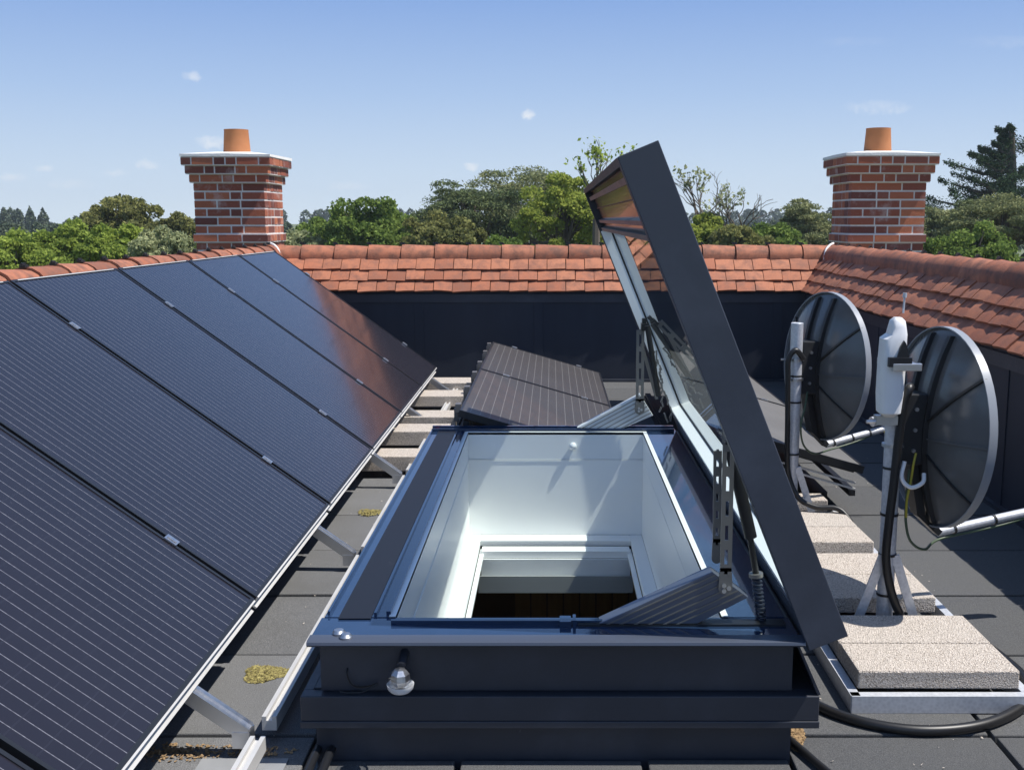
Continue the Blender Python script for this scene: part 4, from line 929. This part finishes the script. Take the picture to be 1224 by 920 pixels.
def tree(name, label, cat, u, vtop, hw_px, dist, kind, mat, group, depth=None, n=9000, seed=1, crown_px=None, lsize=None):
    rs = np.random.default_rng(abs(seed + int(u)) + 500); X = (u - 660) / 1280 * dist; ztop = EYE + (262 - vtop) / 1280 * dist; rx = hw_px / 1280 * dist
    ry = rx * .9; rz = (crown_px / 1280 * dist) if crown_px else max(rx * .9, (330 - vtop) / 1280 * dist * .6)
    cz = ztop - rz; Y = dist
    t = thing(name, label, cat, (X, Y, GZ), group)
    blobs = []
    nb = {'broad': 64, 'pine': 56, 'cedar': 74}[kind]
    for k in range(nb):
        d = rs.normal(size=3); d /= np.linalg.norm(d); d[2] = abs(d[2]) * .95 if rs.random() < .75 else d[2] * .6
        q = rs.uniform(.5, .97)
        wob = 1 + .22 * math.sin(3.1 * math.atan2(d[1], d[0]) + seed) * (1 - abs(d[2]))
        c = np.array([X + rx * q * d[0] * wob, Y + ry * q * d[1] * wob, cz + rz * q * d[2]]); r = rx * rs.uniform(.12, .28)
        if kind == 'pine': blobs.append((c, np.array([r * 1.35, r * 1.35, r * .55])))
        elif kind == 'cedar': blobs.append((c, np.array([r * rs.uniform(1.1, 2.2), r * rs.uniform(1.1, 1.8), r * rs.uniform(.18, .34)])))
        else: blobs.append((c, np.array([r, r, r * .85])))
    per = int(n * 1.9) // nb; Pl = []
    for c, r in blobs:
        d = rs.normal(size=(per, 3)); d /= np.linalg.norm(d, axis=1)[:, None]; d[:, 2] = np.where(rs.random(per) < .6, np.abs(d[:, 2]), d[:, 2])
        q = rs.uniform(.55, 1.08, per) + (rs.random(per) < .07) * rs.uniform(0, .3, per); Pl.append(c + d * r * q[:, None])
    if kind == 'cedar':
        Pl = []; blobs = []
        for k in range(36):
            h = 1 - (k / 35) ** .9; z0 = ztop - (1 - h) * 2.0 * rz; Lb = rx * (.12 + 1.05 * (1 - h) ** .8) * rs.uniform(.45, 1.2); a_ = rs.uniform(0, 2 * PI) if k % 2 else rs.choice([PI, PI * .85, PI * 1.1]) + rs.normal() * .2
            m_ = int(n * 1.7 / 36); f = rs.random(m_) ** .7; wd = .15 * Lb * (1 - f) ** .6 + .04
            up = .22 * Lb * f ** 1.6 - .02 * Lb; side = rs.normal(size=m_) * wd * .8; keep = rs.random(m_) < (.45 + .55 * np.sin(f * 9 + k) ** 2)
            px = X + np.cos(a_) * Lb * f - np.sin(a_) * side; py = Y + np.sin(a_) * Lb * f + np.cos(a_) * side; pz = z0 + up + rs.normal(size=m_) * (.06 + .05 * Lb * (1 - f)) - .06 * np.abs(side)
            Pl.append(np.stack([px, py, pz], 1)[keep]); blobs.append((np.array([X + math.cos(a_) * Lb * .8, Y + math.sin(a_) * Lb * .8, z0 + .14 * Lb]), None))
        nb = 36
    P = np.concatenate(Pl)
    ls = lsize or {'broad': .00175, 'pine': .0017, 'cedar': .0015}[kind] * dist
    me = leaf_mesh('crown', P, ls, flat=.0 if kind == 'broad' else .25, aspect=.62 if kind == 'broad' else .30); me.materials.append(MT[mat])
    o = bpy.data.objects.new('crown', me); COL.objects.link(o); o.parent = t; o.location = (-X, -Y, -GZ)
    b = MB(); tr = rx * .07 + .06
    b.tube([(X, Y, GZ), (X + .1, Y, GZ + (cz - GZ) * .5), (X + .05, Y, cz), (X, Y, cz + rz * (.95 if kind == 'cedar' else .5))], [tr * 1.5, tr * 1.1, tr * .8, tr * (.15 if kind == 'cedar' else .3)], 8)
    part('trunk', b, 'bark', t, smooth=True)
    b = MB()
    for k in range(0, nb, 2):
        c, r = blobs[k]; z0 = cz - rz * rs.uniform(-.2, .7); p0 = Vector((X, Y, c[2] - .25 if kind == 'cedar' else min(z0, c[2] - .1))); p2 = Vector(c); mid = p0.lerp(p2, .5) + Vector((0, 0, -.08 * rx)); b.tube([p0, mid, p2], [tr * .45, tr * .28, tr * .08], 5)
    part('limb', b, 'bark', t)
    return t
gt = 'trees beyond the roof'
T = tree
T('tree', 'bright green leafy tree at the far left edge of the picture', 'tree', 10, 276, 62, 30, 'broad', 'leaf_bright', gt, n=12000, seed=1)
T('tree', 'bright green leafy tree left of the olive domed tree', 'tree', 78, 263, 50, 32, 'broad', 'leaf_bright', gt, n=11000, seed=2)
T('tree', 'dark olive green domed tree rising highest left of the left chimney', 'tree', 152, 234, 58, 44, 'broad', 'leaf_olive', gt, n=12000, seed=3)
T('tree', 'bright green tree in front of the olive domed tree', 'tree', 140, 268, 46, 28, 'broad', 'leaf_bright', gt, n=12000, seed=4)
T('tree', 'olive tree just left of the left chimney', 'tree', 212, 252, 38, 46, 'broad', 'leaf_olive', gt, n=8000, seed=5)
T('tree', 'pale grey green bushy tree beside the left chimney', 'tree', 200, 272, 42, 26, 'broad', 'leaf_grey', gt, n=10000, seed=6)
T('tree', 'leafy tree hidden mostly behind the left chimney', 'tree', 275, 272, 50, 40, 'broad', 'leaf_mid', gt, n=6000, seed=7)
T('tree', 'green tree beyond the left border of the picture', 'tree', -80, 262, 60, 32, 'broad', 'leaf_mid', gt, n=6000, seed=8)
T('tree', 'low light green tree just right of the left chimney', 'tree', 368, 277, 40, 40, 'broad', 'leaf_grey', gt, n=7000, seed=9)
T('tree', 'rounded mid green tree between the left chimney and the pines', 'tree', 447, 240, 66, 40, 'broad', 'leaf_mid', gt, n=13000, seed=10)
T('tree', 'lower mid green tree left of the tall pine', 'tree', 398, 256, 42, 42, 'broad', 'leaf_mid', gt, n=8000, seed=11)
T('tree', 'darker green tree at the foot of the spreading pine', 'tree', 530, 252, 52, 37, 'broad', 'leaf_olive', gt, n=10000, seed=12)
T('pine_tree', 'spreading dark pine with horizontal layers left of the taller pine', 'pine tree', 568, 210, 72, 46, 'pine', 'leaf_pine', gt, n=13000, seed=13)
T('pine_tree', 'tallest dark pine in the centre behind the yellow green tree', 'pine tree', 640, 189, 88, 48, 'pine', 'leaf_pine_light', gt, n=19000, seed=14)
T('tree', 'yellow green airy tree left of the open lid', 'tree', 672, 204, 56, 38, 'broad', 'leaf_yellow', gt, n=10000, seed=15, crown_px=66)
T('tree', 'low green shrubby tree under the pines', 'tree', 610, 282, 62, 28, 'broad', 'leaf_mid', gt, n=9000, seed=16)
T('tree', 'yellow green tree behind the open lid', 'tree', 735, 232, 50, 40, 'broad', 'leaf_yellow', gt, n=8000, seed=17)
T('tree', 'yellow green bushy tree right of the open lid', 'tree', 838, 253, 34, 36, 'broad', 'leaf_yellow', gt, n=9000, seed=18)
T('tree', 'low olive tree under the bare branches', 'tree', 880, 268, 44, 33, 'broad', 'leaf_olive', gt, n=9000, seed=19)
T('pine_tree', 'dark green pine just left of the right chimney', 'pine tree', 962, 237, 48, 44, 'pine', 'leaf_pine_light', gt, n=13000, seed=20)
T('tree', 'low dark tree left of the pine beside the right chimney', 'tree', 918, 268, 40, 38, 'broad', 'leaf_mid', gt, n=8000, seed=21)
T('tree', 'dark green tree behind the right chimney', 'tree', 1045, 250, 60, 46, 'broad', 'leaf_mid', gt, n=7000, seed=22)
T('pine_tree', 'bushy pine just right of the right chimney', 'pine tree', 1120, 240, 42, 40, 'pine', 'leaf_pine_light', gt, n=12000, seed=23)
T('pine_tree', 'large bushy pine at the right edge below the dark cedar', 'pine tree', 1195, 216, 72, 34, 'pine', 'leaf_pine_light', gt, n=18000, seed=24)
T('cedar_tree', 'very dark tiered cedar rising at the upper right edge', 'cedar tree', 1198, 158, 92, 50, 'cedar', 'leaf_cedar', gt, n=22000, seed=25, crown_px=52)
T('tree', 'low dark green tree under the large pine right of the right chimney', 'tree', 1150, 268, 60, 30, 'broad', 'leaf_mid', gt, n=9000, seed=27)
T('pine_tree', 'pine beyond the right border of the picture', 'pine tree', 1300, 215, 60, 42, 'pine', 'leaf_pine', gt, n=7000, seed=26)
# nearly bare trees and a sapling
def bare(label, u, vtop, dist, spread, seed, leafy, mat, base_v=300):
    rr = random.Random(seed); X = (u - 660) / 1280 * dist; ztop = EYE + (262 - vtop) / 1280 * dist; zb_ = EYE + (262 - base_v) / 1280 * dist
    t = thing('bare_tree', label, 'tree', (X, dist, GZ), gt); b = MB(); tips = []
    b.tube([(X, dist, GZ), (X, dist, zb_)], [.22, .12], 7)
    def grow(p, d, L, r, lev):
        q = p + d * L; m_ = p.lerp(q, .5) + Vector((rr.uniform(-1, 1), rr.uniform(-1, 1), rr.uniform(-.5, .5))) * L * .12
        b.tube([p, m_, q], [r, r * .8, r * .6], 5, False)
        if lev == 0: tips.append(q); return
        for k in range(rr.choice((1, 2, 3))):
            nd = (d + Vector((rr.uniform(-1, 1) * spread, rr.uniform(-1, 1) * spread, rr.uniform(-.25, .55)))).normalized(); grow(q, nd, L * rr.uniform(.6, .85), r * .6, lev - 1)
        if rr.random() < .6: tips.append(q)
    H_ = ztop - zb_
    for k in range(3): grow(Vector((X, dist, zb_)), Vector((rr.uniform(-.5, .5), rr.uniform(-.4, .4), 1)).normalized(), H_ * .33, .055, 4)
    part('trunk', b, 'bark', t)
    P = []
    for q in tips:
        if rr.random() < leafy:
            k = rr.randint(6, 28); s = rr.uniform(.06, .16); P += [(q.x + rr.gauss(0, s), q.y + rr.gauss(0, s), q.z + rr.gauss(0, s)) for _ in range(k)]
    if P:
        me = leaf_mesh('crown', np.array(P), .075); me.materials.append(MT[mat]); o = bpy.data.objects.new('crown', me); COL.objects.link(o); o.parent = t; o.location = (-X, -dist, -GZ)
    return t
bare('almost bare tree with thin branches just right of the open lid', 832, 198, 38, .75, 5, .10, 'leaf_grey')
bare('almost bare twiggy tree midway between the lid and the right chimney', 878, 222, 36, .85, 11, .09, 'leaf_grey')
bare('thin leafy sapling rising above the far corner of the open lid', 712, 176, 34, .4, 23, .22, 'leaf_bright', 262)
# far woods: joined masses nobody can count
def woods(name, label, u0, u1, v0, v1, dist, n, seed, cone=False, step=9):
    rs = np.random.default_rng(seed); P = []; u = u0
    while u < u1:
        f = (u - u0) / (u1 - u0); top = v0 + (v1 - v0) * f + rs.uniform(-3, 3.5); X = (u - 660) / 1280 * dist; Y = dist + rs.uniform(-.06, .06) * dist; zt_ = EYE + (262 - top) / 1280 * dist; r = rs.uniform(5, 9) / 1280 * dist
        m_ = n; z = zt_ - rs.random(m_) ** (.6 if cone else 1) * 34 / 1280 * dist
        rad = r * (np.clip((zt_ - z) / (r * 2.2), .05, 1) if cone else np.sqrt(np.clip((zt_ - z) / r, 0.02, 1))) * np.sqrt(rs.uniform(.3, 1, m_)); a = rs.uniform(0, 2 * PI, m_)
        P.append(np.stack([X + rad * np.cos(a), Y + rad * np.sin(a), z], 1)); u += rs.uniform(.5, 1.3) * step
    me = leaf_mesh(name, np.concatenate(P), .0016 * dist); me.materials.append(MT['leaf_far']); o = bpy.data.objects.new(name, me); COL.objects.link(o); tag(o, label, kind='stuff')
woods('distant_conifers', 'dark blue green wood of pointed conifers on the far left skyline', -60, 62, 244, 250, 170, 700, 31, True, 7)
woods('distant_wood', 'low distant wood behind the left trees', 50, 260, 262, 262, 190, 350, 32)
woods('distant_wood', 'low blue green wood on the skyline right of the left chimney', 320, 560, 251, 251, 300, 350, 33)
woods('distant_wood', 'low far wood on the skyline between lid and right chimney', 780, 1130, 253, 252, 320, 350, 34)
woods('distant_wood', 'nearer tree belt behind the left chimney', 300, 520, 268, 266, 110, 400, 35, False, 10)
woods('distant_wood', 'tree belt beyond the bare branches at right', 780, 1260, 268, 262, 100, 400, 36, False, 10)
woods('distant_wood', 'tree belt behind the bright green trees at left', -100, 260, 268, 268, 90, 400, 37, False, 10)

def canopy():
    rs = np.random.default_rng(77); P = []; Sz = []; y = 23.0
    while y < 130:
        x = -.85 * y - 12
        while x < .85 * y + 12:
            rr_ = rs.uniform(1.4, 2.6) * (1 + y / 160); zt_ = EYE - 32 / 1280 * y - rs.uniform(.2, 2.2) - .4; m_ = int(330 * (1.0 if y < 60 else .6))
            d = rs.normal(size=(m_, 3)); d /= np.linalg.norm(d, axis=1)[:, None]; d[:, 2] = np.abs(d[:, 2]); q = rs.uniform(.7, 1.05, m_)[:, None]
            P.append(np.array([x + rs.uniform(-.8, .8), y + rs.uniform(-.8, .8), zt_ - rr_ * 1.2]) + d * q * np.array([rr_, rr_, rr_ * 1.2])); x += rr_ * 1.35
        y *= 1.085
    for nm, lab, mt, sel in (('woodland_canopy', 'lower green canopy of the woodland below the roof', 'leaf_mid', 0), ('woodland_canopy', 'lighter olive part of the woodland canopy below the roof', 'leaf_olive', 1)):
        me = leaf_mesh(nm, np.concatenate(P[sel::2]), .19); me.materials.append(MT[mt]); o = bpy.data.objects.new(nm, me); COL.objects.link(o); tag(o, lab, kind='stuff')
canopy()
woods('distant_wood', 'far tree line closing the horizon to the left of the picture', -1300, -60, 258, 256, 260, 260, 41, False, 16)
woods('distant_wood', 'far tree line closing the horizon to the right of the picture', 1230, 2500, 256, 258, 260, 260, 42, False, 16)
# ------------------------------------------------------------------ haze
hz = MB(); hz.box((-420, -40, -13.5), (420, 460, 14))
hm = bpy.data.materials.new('haze'); hm.use_nodes = True; ht = hm.node_tree; ht.nodes.clear(); ho = ht.nodes.new('ShaderNodeOutputMaterial'); hv = ht.nodes.new('ShaderNodeVolumePrincipled')
hv.inputs['Color'].default_value = (.80, .88, 1, 1); hv.inputs['Density'].default_value = .0005; hv.inputs['Anisotropy'].default_value = .2; ht.links.new(hv.outputs[0], ho.inputs['Volume']); MT['haze'] = hm
tag(part('haze', hz, 'haze'), 'thin summer haze over the distant woods', kind='stuff')
